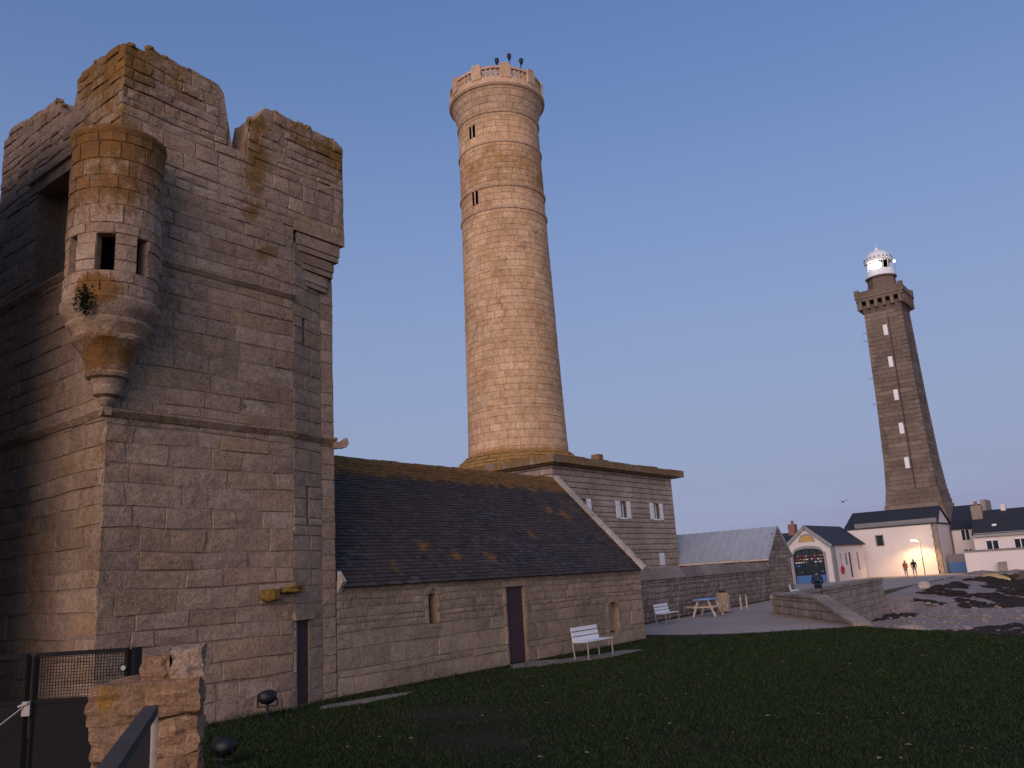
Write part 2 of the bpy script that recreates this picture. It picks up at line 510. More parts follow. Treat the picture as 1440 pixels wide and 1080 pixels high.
M_GREYCLOTH = plain('grey_cloth', (0.2, 0.18, 0.18), 0.9, var=0.2)
M_SKIN = plain('skin', (0.42, 0.26, 0.19), 0.6, var=0.05)
M_HAIR = plain('dark_hair', (0.02, 0.014, 0.01), 0.6, var=0.2)
M_PLANT = plain('wall_fern', (0.035, 0.055, 0.02), 0.8, nscale=10, var=0.5)
M_BRASS = plain('golden_panel', (0.55, 0.33, 0.10), 0.5, nscale=7, var=0.5)
M_BRICK = plain('chimney_brick', (0.25, 0.12, 0.085), 0.9, nscale=6, var=0.3)
M_TERRA = plain('far_stone', (0.3, 0.24, 0.2), 0.9, nscale=4, var=0.3)


def glass_mat():
    t = NT('dark_window_glass')
    t.b.inputs['Base Color'].default_value = (0.02, 0.025, 0.03, 1)
    t.b.inputs['Roughness'].default_value = 0.08
    t.b.inputs['Specular IOR Level'].default_value = 0.8
    return t.m


M_GLASS = glass_mat()
M_LAMP = emission('lamp_glow', (1.0, 0.72, 0.36), 40)
M_LANTERN = emission('lighthouse_lamp', (1.0, 0.93, 0.80), 10)
M_BEACON = emission('small_white_beacon', (1.0, 0.95, 0.9), 3)


def ground_mat(name, fn):
    t = NT(name)
    fn(t)
    return t.m


def f_lawn(t):
    a = t.noise(0.5, 6, 0.65); b = t.noise(6, 5, 0.7); c = t.noise(45, 3, 0.7)
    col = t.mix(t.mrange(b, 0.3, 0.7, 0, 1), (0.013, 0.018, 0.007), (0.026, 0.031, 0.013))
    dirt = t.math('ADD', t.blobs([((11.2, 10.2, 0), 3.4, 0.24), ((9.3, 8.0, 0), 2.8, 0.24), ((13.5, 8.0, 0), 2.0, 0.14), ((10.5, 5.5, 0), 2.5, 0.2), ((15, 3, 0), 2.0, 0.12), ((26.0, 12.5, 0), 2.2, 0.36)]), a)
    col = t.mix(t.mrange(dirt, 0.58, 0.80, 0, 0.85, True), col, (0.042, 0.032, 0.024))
    col = t.mix(1.0, col, t.grey(t.mrange(c, 0.3, 0.7, 0.6, 1.4)), 'MULTIPLY')
    t.l(col, t.b.inputs['Base Color'])
    t.b.inputs['Roughness'].default_value = 1.0
    t.b.inputs['Specular IOR Level'].default_value = 0.1
    t.bump(t.math('ADD', b, c), 0.6, 0.05)


def f_path(t):
    a = t.noise(0.4, 5, 0.6); b = t.noise(30, 4, 0.7)
    col = t.mix(t.mrange(a, 0.3, 0.7, 0, 1), (0.31, 0.245, 0.205), (0.40, 0.315, 0.265))
    col = t.mix(1.0, col, t.grey(t.mrange(b, 0.3, 0.7, 0.65, 1.35)), 'MULTIPLY')
    t.l(col, t.b.inputs['Base Color'])
    t.b.inputs['Roughness'].default_value = 0.95
    t.bump(b, 0.4, 0.02)


def f_land(t):
    a = t.noise(0.3, 5, 0.6); b = t.noise(12, 4, 0.7)
    col = t.mix(t.mrange(a, 0.35, 0.65, 0, 1), (0.06, 0.052, 0.04), (0.10, 0.085, 0.07))
    col = t.mix(1.0, col, t.grey(t.mrange(b, 0.3, 0.7, 0.7, 1.3)), 'MULTIPLY')
    t.l(col, t.b.inputs['Base Color'])
    t.b.inputs['Roughness'].default_value = 0.95
    t.bump(b, 0.4, 0.03)


def f_beach(t):
    v = t.scaled((0.35, 1.0, 1.0))
    a = t.noise(0.55, 6, 0.7, 0.5); b = t.noise(7, 5, 0.7); c = t.noise(30, 3, 0.7)
    col = t.mix(t.mrange(a, 0.3, 0.7, 0, 1), (0.24, 0.175, 0.15), (0.37, 0.27, 0.23))
    col = t.mix(t.mrange(t.noise(2.2, 6, 0.75, 0.8), 0.52, 0.66, 0, 0.75, True), col, (0.055, 0.04, 0.04))
    col = t.mix(1.0, col, t.grey(t.mrange(b, 0.25, 0.75, 0.55, 1.45)), 'MULTIPLY')
    t.l(col, t.b.inputs['Base Color'])
    t.b.inputs['Roughness'].default_value = 0.7
    t.bump(t.math('ADD', b, t.math('MULTIPLY', c, 0.5)), 0.7, 0.08)


def f_weed(t):
    b = t.noise(9, 5, 0.7)
    col = t.mix(t.mrange(b, 0.3, 0.7, 0, 1), (0.020, 0.014, 0.013), (0.06, 0.042, 0.036))
    t.l(col, t.b.inputs['Base Color'])
    t.b.inputs['Roughness'].default_value = 0.9
    t.b.inputs['Specular IOR Level'].default_value = 0.15
    t.bump(b, 0.8, 0.08)


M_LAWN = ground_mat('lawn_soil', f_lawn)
M_PATH = ground_mat('gravel_asphalt', f_path)
M_LAND = ground_mat('bare_ground', f_land)
M_BEACH = ground_mat('wet_sand_and_shingle', f_beach)
M_WEED = ground_mat('dark_seaweed', f_weed)


def f_blade(t):
    r = t.pos.outputs['Random Per Island']
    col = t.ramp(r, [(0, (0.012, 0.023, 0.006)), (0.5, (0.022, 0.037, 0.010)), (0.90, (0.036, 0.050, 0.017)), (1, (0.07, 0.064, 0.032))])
    t.l(col, t.b.inputs['Base Color'])
    t.b.inputs['Roughness'].default_value = 0.8
    t.b.inputs['Specular IOR Level'].default_value = 0.15


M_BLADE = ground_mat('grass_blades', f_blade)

# ------------------------------------------------------------------ the ground
g = MB().prism([(4000 * math.cos(a), 4000 * math.sin(a)) for a in [i * math.pi / 24 for i in range(48)]], -2.6, -2.2)
structure(g.build('ground', M_BEACH, origin=(0, 0, -2.2)))

LAND = [(24.9, 3.3), (28.75, 8.25), (35.7, 13.55), (57, 15.2), (87, 15.8), (89, 9), (90, -80), (420, -80), (420, 320), (-200, 320), (-200, -80), (6, -80), (13, -15), (20.5, -3)]
structure(MB().prism(LAND, -2.25, -0.012).build('land', M_LAND, origin=(0, 0, 0)))
LAWN = [(28.55, 8.5), (27.2, 10.2), (26.5, 11.6), (26.2, 13.2), (26.35, 14.9), (25.3, 16.6), (20, 21), (6, 21), (-12, 16), (-12, -25), (9.5, -25), (13.2, -15), (20.6, -3), (24.9, 3.35)]
structure(MB().prism(LAWN, -0.3, 0.0).build('lawn', M_LAWN, origin=(0, 0, 0)))
PATH = [(28.7, 8.5), (35.5, 13.5), (57, 15.3), (86, 16), (88.5, 12), (97, 12), (97, 60), (60, 60), (56.2, 20.0), (51, 19.6), (24.6, 16.9), (25.4, 16.7), (26.45, 14.9), (26.3, 13.2), (26.6, 11.6), (27.3, 10.2)]
structure(MB().prism(PATH, -0.2, -0.006).build('path', M_PATH, origin=(30, 15, 0)))


def beach_z(x, y):
    k = min(1.0, max(0.0, ((x - 24.0) * 0.8 - (y - 3.0) * 0.55 * 0) / 16.0))
    z = -0.32 - 0.95 * k
    if x > 70: z += (x - 70) / 18.0 * 0.75
    if x > 57.5: z = max(z, -1.2 + 1.165 * min(1.0, max(0.0, (y - 8.5 + min(0, (x - 66) * 0.25)) / 6.5)))
    z += 0.10 * mnoise.noise(Vector((x * 0.35, y * 0.5, 3))) + 0.07 * mnoise.noise(Vector((x * 0.9, y * 1.1, 9)))
    return z


def beach():
    xs = np.concatenate([np.arange(13, 50, 0.5), np.arange(50, 95, 1.0)])
    ys = np.concatenate([np.arange(-70, -10, 3.0), np.arange(-10, 17.5, 0.5)])
    V = [(x, y, beach_z(x, y)) for x in xs for y in ys]
    ny = len(ys)
    Fc = [(i * ny + j, (i + 1) * ny + j, (i + 1) * ny + j + 1, i * ny + j + 1) for i in range(len(xs) - 1) for j in range(ny - 1)]
    return structure(MB().add(V, Fc).build('beach', M_BEACH, smooth=True, origin=(50, 0, -1)))


beach()

# ------------------------------------------------------------------ stone walls, block by block
def split(a, b, lo, hi, rng):
    """cut [a, b] into random lengths between lo and hi"""
    n = max(1, round((b - a) / ((lo + hi) / 2) + rng.uniform(-0.4, 0.4)))
    w = [rng.uniform(lo, hi) for _ in range(n)]
    if n > 2:
        w[0] *= rng.uniform(0.4, 1.0)
        w[-1] *= rng.uniform(0.4, 1.0)
    s = sum(w)
    out, x = [], a
    for k in w:
        out.append((x, x + k * (b - a) / s))
        x += k * (b - a) / s
    return out


def courses(u0, u1, z0, z1, ch, bw, rng, openings=(), top=None, keys=(), slope=False):
    """list of (uL, uR, zBL, zBR, zTR, zTL)"""
    ks = sorted({round(z, 3) for z in [z0, z1, *keys, *[o[2] for o in openings], *[o[3] for o in openings]] if z0 - 1e-6 <= z <= z1 + 1e-6})
    out = []
    for a, b in zip(ks[:-1], ks[1:]):
        if b - a < 0.03: continue
        for za, zb in split(a, b, *ch, rng):
            zm = (za + zb) / 2
            iv = [(u0, u1)]
            for (oa, ob, oc, od) in openings:
                if oc < zm < od:
                    nv = []
                    for (p, q) in iv:
                        if ob <= p or oa >= q: nv.append((p, q)); continue
                        if oa > p: nv.append((p, oa))
                        if ob < q: nv.append((ob, q))
                    iv = nv
            for (p, q) in iv:
                if q - p < 0.04: continue
                for (ul, ur) in split(p, q, *bw, rng):
                    tl = tr = zb
                    if top:
                        tl, tr = min(zb, top(ul)), min(zb, top(ur))
                        if slope:
                            if max(tl, tr) < za + 0.04: continue
                            tl, tr = max(tl, za + 0.02), max(tr, za + 0.02)
                        elif min(tl, tr) < za + 0.55 * (zb - za): continue
                    out.append((ul, ur, za, za, tr, tl))
    return out


def block(pts, nrm, rng, gap=0.012, depth=0.06, inset=0.014, proud=0.0, jit=0.012):
    """one dressed stone: pts BL, BR, TR, TL on the wall plane"""
    P = [Vector(p) for p in pts]
    c = sum(P, Vector()) / 4
    N = Vector(nrm)
    def shrink(p, g):
        d = (P[1] - P[0]).normalized(); e = (P[3] - P[0]).normalized()
        s = 1 if (p - c).dot(d) < 0 else -1
        t = 1 if (p - c).dot(e) < 0 else -1
        return p + d * s * g + e * t * g
    lim = 0.2 * min((P[1] - P[0]).length, max((P[3] - P[0]).length, 0.02))
    back = [shrink(p, min(gap / 2, lim)) - N * depth for p in P]
    pr = proud + rng.uniform(-jit, jit)
    fr = []
    for i in range(4):
        a = shrink(P[i], min(gap / 2 + inset * rng.uniform(0.6, 1.6), lim)); b = shrink(P[(i + 1) % 4], min(gap / 2 + inset * rng.uniform(0.6, 1.6), lim))
        fr.append(a + N * (pr - 0.3 * inset + rng.uniform(-jit, jit) * 0.5))
        fr.append((a + b) / 2 + N * (pr + rng.uniform(-jit, jit) * 0.7) + (P[(i + 1) % 4] - P[i]).cross(N).normalized() * rng.uniform(-1, 0.4) * inset * 0.5)
    ctr = c + N * (pr + abs(rng.uniform(0, jit)) + 0.3 * inset)
    V = back + fr + [ctr]
    Fc = []
    for i in range(4):
        j = (i + 1) % 4
        Fc.append((i, j, 4 + 2 * j, 4 + 2 * i + 1, 4 + 2 * i))
        Fc.append((4 + 2 * i, 4 + 2 * i + 1, 12, 4 + (2 * i - 1) % 8))
    return V, Fc


def lay(parent, items, mat, name='stone', stuff='small_stones', limit=300):
    """items: (verts, faces, shown) ; the largest in the picture become objects of their own, the rest one part"""
    sized = []
    for V, Fc, face in items:
        pp = [project(p) for p in V[4:12:2]] if len(V) == 13 else [project(p) for p in V]
        a = 0
        if face and all(pp):
            xs = [p[0] for p in pp]; ys = [p[1] for p in pp]
            if max(xs) > 0 and min(xs) < 1440 and max(ys) > 0 and min(ys) < 1080:
                a = (max(xs) - min(xs)) * (max(ys) - min(ys))
        sized.append(a)
    order = sorted(range(len(items)), key=lambda i: -sized[i])
    single = [i for i in order[:limit] if sized[i] > 0]
    ss = set(single)
    for i in single:
        V, Fc, _ = items[i]
        c = sum((Vector(p) for p in V), Vector()) / len(V)
        MB().add(V, Fc).build(name, mat, parent, origin=c)
    rest = MB()
    for i in range(len(items)):
        if i not in ss: rest.add(items[i][0], items[i][1])
    if rest.v:
        tag(rest.build(stuff, mat, parent), kind='stuff')


def facing(p, n):
    return (Vector((0, 0, EYE)) - Vector(p)).dot(Vector(n)) > 0


def merge_some(quads, rng, p=0.06):
    """now and then one stone takes the height of two courses or two stones are one"""
    out, skip = [], set()
    for i, q in enumerate(quads):
        if i in skip: continue
        if i + 1 < len(quads) and rng.random() < p:
            r = quads[i + 1]
            if abs(r[0] - q[1]) < 1e-6 and abs(r[2] - q[2]) < 1e-6 and r[1] - q[0] < 1.5:
                out.append((q[0], r[1], q[2], r[3], r[4], q[5])); skip.add(i + 1); continue
        out.append(q)
    return out


def wall_items(O, U, N, quads, rng, warp=0.0, **kw):
    """O + u*U + z ; returns block items"""
    O, U, N = Vector(O), Vector(U), Vector(N)
    out = []
    if warp: quads = merge_some(quads, rng)
    us_ = [q[0] for q in quads] + [q[1] for q in quads]
    zs_ = [q[2] for q in quads] + [q[4] for q in quads]
    ulo, uhi, zlo, zhi = min(us_), max(us_), min(zs_), max(zs_)
    def at(a, z):
        # joints wander a little, the outline stays
        if warp:
            ka = min(1, (a - ulo) / 0.3, (uhi - a) / 0.3); kz = min(1, (z - zlo) / 0.3, (zhi - z) / 0.3)
            dz = warp * (mnoise.noise(Vector((a * 0.9, z * 1.3, 11))) + 0.8 * mnoise.noise(Vector((a * 2.9, z * 2.1, 5)))) * max(0, kz)
            da = warp * 1.5 * mnoise.noise(Vector((a * 1.7, z * 3.7, 31))) * max(0, ka)
            a, z = a + da, z + dz
        return O + U * a + Vector((0, 0, z))
    for (ul, ur, bl, br, tr, tl) in quads:
        P = [at(ul, bl), at(ur, br), at(ur, tr), at(ul, tl)]
        if U.cross(Vector((0, 0, 1))).dot(N) < 0: P = [P[1], P[0], P[3], P[2]]
        V, Fc = block(P, N, rng, **kw)
        out.append((V, Fc, facing(P[0], N)))
    return out


def skin(mb, O, U, N, u0, u1, z0, z1, openings, back=0.016, reveal=0.35):
    """joint surface behind the stones, with the reveals of the openings"""
    O, U, N = Vector(O), Vector(U), Vector(N)
    us = sorted({u0, u1, *[max(u0, min(u1, o[0])) for o in openings], *[max(u0, min(u1, o[1])) for o in openings]})
    zs = sorted({z0, z1, *[max(z0, min(z1, o[2])) for o in openings], *[max(z0, min(z1, o[3])) for o in openings]})
    pt = lambda a, z, d: O + U * a + Vector((0, 0, z)) - N * d
    ccw = U.cross(Vector((0, 0, 1))).dot(N) > 0
    def q(a, b, c, d):
        mb.add([a, b, c, d], [(0, 1, 2, 3) if ccw else (3, 2, 1, 0)])
    for a, b in zip(us[:-1], us[1:]):
        for c, d in zip(zs[:-1], zs[1:]):
            um, zm = (a + b) / 2, (c + d) / 2
            if any(o[0] < um < o[1] and o[2] < zm < o[3] for o in openings): continue
            q(pt(a, c, back), pt(b, c, back), pt(b, d, back), pt(a, d, back))
    for (a, b, c, d) in openings:
        f, r = 0.0, reveal
        q(pt(a, c, r), pt(a, c, f), pt(a, d, f), pt(a, d, r)) if False else mb.add([pt(a, c, f), pt(a, c, r), pt(a, d, r), pt(a, d, f)], [(0, 1, 2, 3) if ccw else (3, 2, 1, 0)])
        mb.add([pt(b, c, r), pt(b, c, f), pt(b, d, f), pt(b, d, r)], [(0, 1, 2, 3) if ccw else (3, 2, 1, 0)])
        mb.add([pt(a, d, f), pt(a, d, r), pt(b, d, r), pt(b, d, f)], [(0, 1, 2, 3) if ccw else (3, 2, 1, 0)])
        mb.add([pt(a, c, r), pt(a, c, f), pt(b, c, f), pt(b, c, r)], [(0, 1, 2, 3) if ccw else (3, 2, 1, 0)])


def rag(seed, base, amp=0.06, f=3.0):
    return lambda x: base + amp * mnoise.noise(Vector((x * f, seed, 0.3))) + amp * 0.6 * mnoise.noise(Vector((x * f * 3.1, seed, 5.3)))


def profile(pts, seed, amp=0.05):
    def f(x):
        z = pts[-1][1]
        for (a, za), (b, zb) in zip(pts[:-1], pts[1:]):
            if x <= a: z = za; break
            if a <= x <= b: z = za + (zb - za) * (x - a) / max(1e-6, b - a); break
        return z + amp * mnoise.noise(Vector((x * 4.3, seed, 0.7))) + 0.6 * amp * mnoise.noise(Vector((x * 13.0, seed, 7.7)))
    return f


# ================================================================== fortified tower
TX0, TX1, TY0, TY1 = 6.82, 12.12, 13.75, 19.0
CH_A, CH_B, CH_Y = 10.69, 11.62, 14.02      # chamfered corner
X_C = 11.98
rt = random.Random(3)
tower = thing('fortified_tower', 'ruined square granite tower with broken battlements and round corner turret', 'tower', (9.4, 16.3, 0))
core = MB()
items = []
SZ1, SZ2, ZC = 5.36, 8.27, 11.12
door_o = (0.10, 0.50, 0.02, 1.60)
topA = profile([(6.82, 12.30), (7.05, 12.42), (7.2, 12.35), (7.25, 12.52), (8.8, 12.45), (8.93, 12.38), (9.0, 12.0), (9.07, 11.6), (9.1, 11.1), (9.5, 11.12), (9.53, 11.6), (9.56, 11.95), (9.75, 12.02), (9.86, 12.33), (10.0, 12.42), (12.0, 12.42), (12.12, 12.28)], 2.0, 0.045)
topB = profile([(13.75, 12.36), (14.6, 12.50), (15.5, 12.52), (15.68, 12.3), (15.75, 11.75), (16.15, 11.72), (16.3, 12.15), (16.6, 12.42), (17.2, 12.45), (18.8, 12.55), (19.0, 12.4)], 5.0, 0.06)
# face A (towards -Y)
A = ((0, TY0, 0), (1, 0, 0), (0, -1, 0))
qa = courses(TX0, CH_A, 0, SZ1, (0.26, 0.40), (0.38, 1.05), rt)
qa += courses(TX0, CH_A, SZ1, SZ2, (0.25, 0.38), (0.35, 0.95), rt)
qa += courses(TX0, CH_A, SZ2, 10.0, (0.22, 0.33), (0.3, 0.75), rt)
qa += courses(TX0, TX1, 10.0, ZC - 0.02, (0.20, 0.30), (0.25, 0.7), rt)
qa += courses(TX0, 9.05, ZC - 0.02, 12.75, (0.15, 0.26), (0.2, 0.5), rt, top=topA)
qa += courses(9.05, 9.55, ZC - 0.02, 11.3, (0.15, 0.2), (0.2, 0.3), rt, top=topA)
qa += courses(9.53, TX1, ZC - 0.02, 12.75, (0.15, 0.26), (0.2, 0.5), rt, top=topA)
items += wall_items(*A, qa, rt, warp=0.05, jit=0.014, inset=0.011, gap=0.005, depth=0.026)
# face B (towards -X)
B = ((TX0, 0, 0), (0, 1, 0), (-1, 0, 0))
oB = (15.55, 17.02, 8.35, 10.42)
qb = courses(TY0, TY1, 0, SZ1, (0.26, 0.40), (0.38, 1.0), rt)
qb += courses(TY0, TY1, SZ1, SZ2, (0.25, 0.38), (0.35, 0.95), rt)
qb += courses(TY0, TY1, SZ2, ZC - 0.1, (0.22, 0.33), (0.3, 0.75), rt, openings=[oB])
qb += courses(TY0, 15.76, ZC - 0.1, 12.8, (0.16, 0.26), (0.2, 0.5), rt, top=topB)
qb += courses(15.76, 16.1, ZC - 0.1, 11.95, (0.16, 0.26), (0.2, 0.35), rt, top=topB)
qb += courses(16.1, TY1, ZC - 0.1, 12.8, (0.16, 0.26), (0.2, 0.5), rt, top=topB)
items += wall_items(*B, qb, rt, warp=0.05, jit=0.014, inset=0.011, gap=0.005, depth=0.026)
# chamfer and the narrow strip beside the chapel
cu = Vector((CH_B - CH_A, CH_Y - TY0, 0)); cl = cu.length; cu.normalize(); cn = Vector((cu.y, -cu.x, 0))
slitA, slitB = (0.30, 0.40, 7.25, 7.85), (0.42, 0.50, 3.45, 4.25)
qc = courses(0, cl, 0, 9.35, (0.26, 0.40), (0.3, 0.8), rt, openings=[door_o, slitA, slitB], keys=(SZ1,))
items += wall_items((CH_A, TY0, 0), cu, cn, qc, rt, jit=0.008, gap=0.007, inset=0.010, depth=0.03)
qd = courses(CH_B, X_C, 0, 9.0, (0.26, 0.40), (0.3, 0.5), rt, keys=(SZ1,))
items += wall_items((0, CH_Y, 0), (1, 0, 0), (0, -1, 0), qd, rt, jit=0.008, gap=0.007, inset=0.010, depth=0.03)
# face C (towards +X), above the chapel roof
qe = courses(CH_Y, TY1, 2.0, 9.9, (0.28, 0.42), (0.4, 0.9), rt)
items += wall_items((X_C, 0, 0), (0, 1, 0), (1, 0, 0), qe, rt)
qe = courses(TY0, TY1, 10.0, 12.6, (0.24, 0.36), (0.35, 0.8), rt, top=rag(4, 12.35, 0.1))
items += wall_items((TX1, 0, 0), (0, 1, 0), (1, 0, 0), qe, rt)
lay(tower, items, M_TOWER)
# core
skin(core, *A, TX0 + .03, CH_A, 0, 9.9, [])
skin(core, *A, TX0 + .03, TX1 - .03, 9.9, ZC - 0.06, [])
skin(core, *B, TY0 + .03, TY1, 0, 11.05, [oB], reveal=0.5)
skin(core, (CH_A, TY0, 0), cu, cn, 0, cl, 0, 9.5, [door_o, slitA, slitB], reveal=0.25)
skin(core, (0, CH_Y, 0), (1, 0, 0), (0, -1, 0), CH_B - .01, X_C - .03, 0, 9.2, [])
skin(core, (X_C, 0, 0), (0, 1, 0), (1, 0, 0), CH_Y + .03, TY1, 0, 10.0, [])
skin(core, (TX1, 0, 0), (0, 1, 0), (1, 0, 0), TY0 + .03, TY1, 10.0, 12.2, [])
core.box((TX0 + 0.55, TY0 + 0.5, 10.6), (TX1 - 0.1, TY1, 10.7))
core.add([(TX0 + .04, TY1, 0), (TX1 - .2, TY1, 0), (TX1 - .2, TY1, 12.2), (TX0 + .04, TY1, 12.2)], [(0, 3, 2, 1)])
core.build('joint_core', M_JOINT, tower)


def wall_cap(name, O, U, N, u0, u1, zb, topf, thick, step=0.12):
    """rough solid body of a broken parapet behind its facing stones"""
    O, U, N = Vector(O), Vector(U), Vector(N)
    n = max(2, int((u1 - u0) / step))
    mb = MB()
    V, Fc = [], []
    for i in range(n + 1):
        a = u0 + (u1 - u0) * i / n
        zt = topf(a) - 0.02
        for d in (0.03, thick * 0.35, thick * 0.7, thick):
            V.append(O + U * a - N * d + Vector((0, 0, zt + (0.0 if d == 0.03 else 0.08 * mnoise.noise(Vector((a * 3, d * 9, 2)))))))
        for d in (0.03, thick):
            V.append(O + U * a - N * d + Vector((0, 0, zb)))
    ccw = U.cross(Vector((0, 0, 1))).dot(N) > 0
    def q(*f): Fc.append(f if ccw else tuple(reversed(f)))
    for i in range(n):
        a, b = 6 * i, 6 * (i + 1)
        q(a + 4, b + 4, b, a)
        for k in range(3): q(a + k, b + k, b + k + 1, a + k + 1)
        q(a + 3, b + 3, b + 5, a + 5)
    for a, rev in ((0, False), (6 * n, True)):
        f = (a, a + 1, a + 2, a + 3, a + 5, a + 4)
        q(*(f if not rev else tuple(reversed(f))))
    mb.add(V, Fc)
    return mb.build(name, M_TOWER, tower)


wall_cap('parapet', *A, TX0 + .02, 9.07, ZC - 0.08, topA, 0.55)
wall_cap('parapet', *A, 9.05, 9.56, 10.7, topA, 0.55)
wall_cap('parapet', *A, 9.54, TX1 - .02, ZC - 0.08, topA, 0.55)
wall_cap('parapet', *B, TY0 + .03, TY1, 10.9, topB, 0.55)
wall_cap('parapet', (TX1, 0, 0), (0, 1, 0), (1, 0, 0), TY0 + .03, TY1, 11.0, rag(4, 12.32, 0.1), 0.55)
# rubble stones along the broken tops
rr = random.Random(21)


def rough_stone(mb, c, s, rng, n=1, amp=0.22):
    """lumpy stone added to mb"""
    bm = bmesh.new()
    bmesh.ops.create_icosphere(bm, subdivisions=n, radius=1.0)
    off = Vector((rng.uniform(0, 50), rng.uniform(0, 50), rng.uniform(0, 50)))
    V = []
    for v in bm.verts:
        p = v.co.copy()
        m = max(abs(p.x), abs(p.y), abs(p.z))
        p = p.lerp(p / m * 0.85, 0.55) * (1 + amp * mnoise.noise(p * 1.4 + off))
        V.append((c[0] + p.x * s[0], c[1] + p.y * s[1], c[2] + p.z * s[2]))
    Fc = [tuple(v.index for v in f.verts) for f in bm.faces]
    bm.free()
    mb.add(V, Fc)


top_rub = MB()
for fn, ax, lo, hi in ((topA, 0, 6.9, 9.0), (topA, 0, 9.6, 12.05), (topB, 1, 13.8, 15.6), (topB, 1, 16.3, 18.9)):
    x = lo
    while x < hi:
        s = rr.uniform(0.06, 0.13)
        d = rr.uniform(0.06, 0.4)
        p = (x, TY0 + d, fn(x) - 0.02) if ax == 0 else (TX0 + d, x, fn(x) - 0.02)
        rough_stone(top_rub, p, (s, s, s * 0.7), rr)
        x += rr.uniform(0.12, 0.3)
tag(top_rub.build('crumbling_top', M_TOWER, tower), kind='stuff')


def string_course(z, paths, h=0.15, out=0.11):
    for (a, b, n) in paths:
        mb = MB()
        a, b, n = Vector(a), Vector(b), Vector(n)
        k = max(1, int((b - a).length / 0.6))
        for i in range(k):
            p, q = a.lerp(b, i / k), a.lerp(b, (i + 1) / k)
            o = out * rr.uniform(0.85, 1.1)
            zz = Vector((0, 0, rr.uniform(-.008, .008)))
            prof = [(-0.04, -h), (o * 0.25, -h), (o, -h * 0.35), (o, -h * 0.1), (0.0, 0.0), (-0.04, 0.0)]
            V = [x + n * d + Vector((0, 0, z + e)) + zz for x in (p, q) for d, e in prof]
            m = len(prof)
            Fc = [(j, j + 1, m + j + 1, m + j) for j in range(m - 1)] + [tuple(range(m))[::-1], tuple(range(m, 2 * m))]
            if (q - p).cross(Vector((0, 0, 1))).dot(n) < 0: Fc = [tuple(reversed(f)) for f in Fc]
            MB().add(V, Fc).build('string_course', M_TOWER, tower)


string_course(SZ1, [((TX0 - .1, TY0, 0), (CH_A, TY0, 0), (0, -1, 0)), ((TX0, TY1, 0), (TX0, TY0 - .1, 0), (-1, 0, 0)), ((CH_A, TY0, 0), (CH_B, CH_Y, 0), cn), ((CH_B, CH_Y, 0), (X_C, CH_Y, 0), (0, -1, 0))])
string_course(SZ2, [((TX0 + .6, TY0, 0), (CH_A, TY0, 0), (0, -1, 0)), ((TX0, TY1, 0), (TX0, TY0 + .6, 0), (-1, 0, 0))], h=0.12, out=0.09)
# stepped corbels carrying the square head over the chamfered corner
for i, (za, zb, k) in enumerate(((9.78, 10.02, 1.0), (9.50, 9.76, 0.8), (9.36, 9.48, 0.74), (9.12, 9.34, 0.55), (8.98, 9.10, 0.5), (8.74, 8.96, 0.28), (8.62, 8.72, 0.24))):
    # outline between the chamfer (k=0) and the full corner (k=1)
    corner = Vector((CH_B, CH_Y, 0)).lerp(Vector((TX1, TY0, 0)), k)
    a = Vector((CH_A, TY0, 0)).lerp(Vector((CH_B, CH_Y, 0)), 0.55 * (1 - k))
    poly = [(a.x, a.y - 0.002 * i), (corner.x, corner.y - 0.002 * i), (max(corner.x, X_C + .01), corner.y + 0.35), (X_C - 0.2, corner.y + 0.5), (a.x + 0.02, a.y + 0.5)]
    o = MB().prism(poly, za, zb).build('corbel', M_TOWER, tower)
# gargoyle spout at the string course
sp = MB()
sp.obox((12.06, 13.97, 5.20), (1, -0.25, 0.15), (0.25, 1, 0), (0, 0, 1), 0.15, 0.09, 0.07)
sp.obox((12.18, 13.94, 5.25), (1, -0.25, 0.8), (0.25, 1, 0), (-0.4, 0, 1), 0.07, 0.10, 0.075)
sp.build('gargoyle', M_TOWER, tower)
# door of the tower, slits, blocked window on the left face
dm = MB()
P0 = Vector((CH_A, TY0, 0))
for k in range(4):
    a = 0.10 + 0.1 * k
    dm.obox(P0 + cu * (a + .05) - cn * 0.055 + Vector((0, 0, 0.81)), cu, cn, (0, 0, 1), 0.047, 0.02, 0.79)
dm.obox(P0 + cu * 0.3 - cn * 0.10 + Vector((0, 0, 0.81)), cu, cn, (0, 0, 1), 0.2, 0.018, 0.79)
dm.build('door', M_DOOR, tower)
MB().obox(P0 + cu * 0.3 + cn * 0.012 + Vector((0, 0, 1.68)), cu, cn, (0, 0, 1), 0.33, 0.05, 0.075).build('lintel', M_TOWER, tower)
for o in (slitA, slitB):
    MB().obox(P0 + cu * ((o[0] + o[1]) / 2) - cn * 0.24 + Vector((0, 0, (o[2] + o[3]) / 2)), cu, cn, (0, 0, 1), (o[1] - o[0]) / 2 + .02, 0.02, (o[3] - o[2]) / 2 + .02).build('arrow_slit', M_DARK, tower)
MB().box((TX0 + .45, oB[0] - .05, oB[2] - .05), (TX0 + .5, oB[1] + .05, oB[3] + .05)).build('blocked_window', M_JOINT, tower)
MB().box((TX0 - .03, oB[0] - .1, oB[3] + 0.005), (TX0 + .3, oB[1] + .28, oB[3] + .24)).build('lintel', M_TOWER, tower)
MB().box((TX0 - .10, oB[0] - .1, oB[3] + 0.245), (TX0 + .3, oB[1] + .33, oB[3] + .32)).build('hood_mould', M_TOWER, tower)
mb = MB(); rough_stone(mb, (10.05, TY0 - .12, 2.11), (0.17, 0.17, 0.125), rr, 3, 0.35); mb.build('corbel_stone', M_YELLOW, tower)
mb = MB(); rough_stone(mb, (10.55, TY0 - .10, 2.20), (0.30, 0.17, 0.080), rr, 3, 0.4); mb.build('corbel_stone', M_YELLOW, tower)
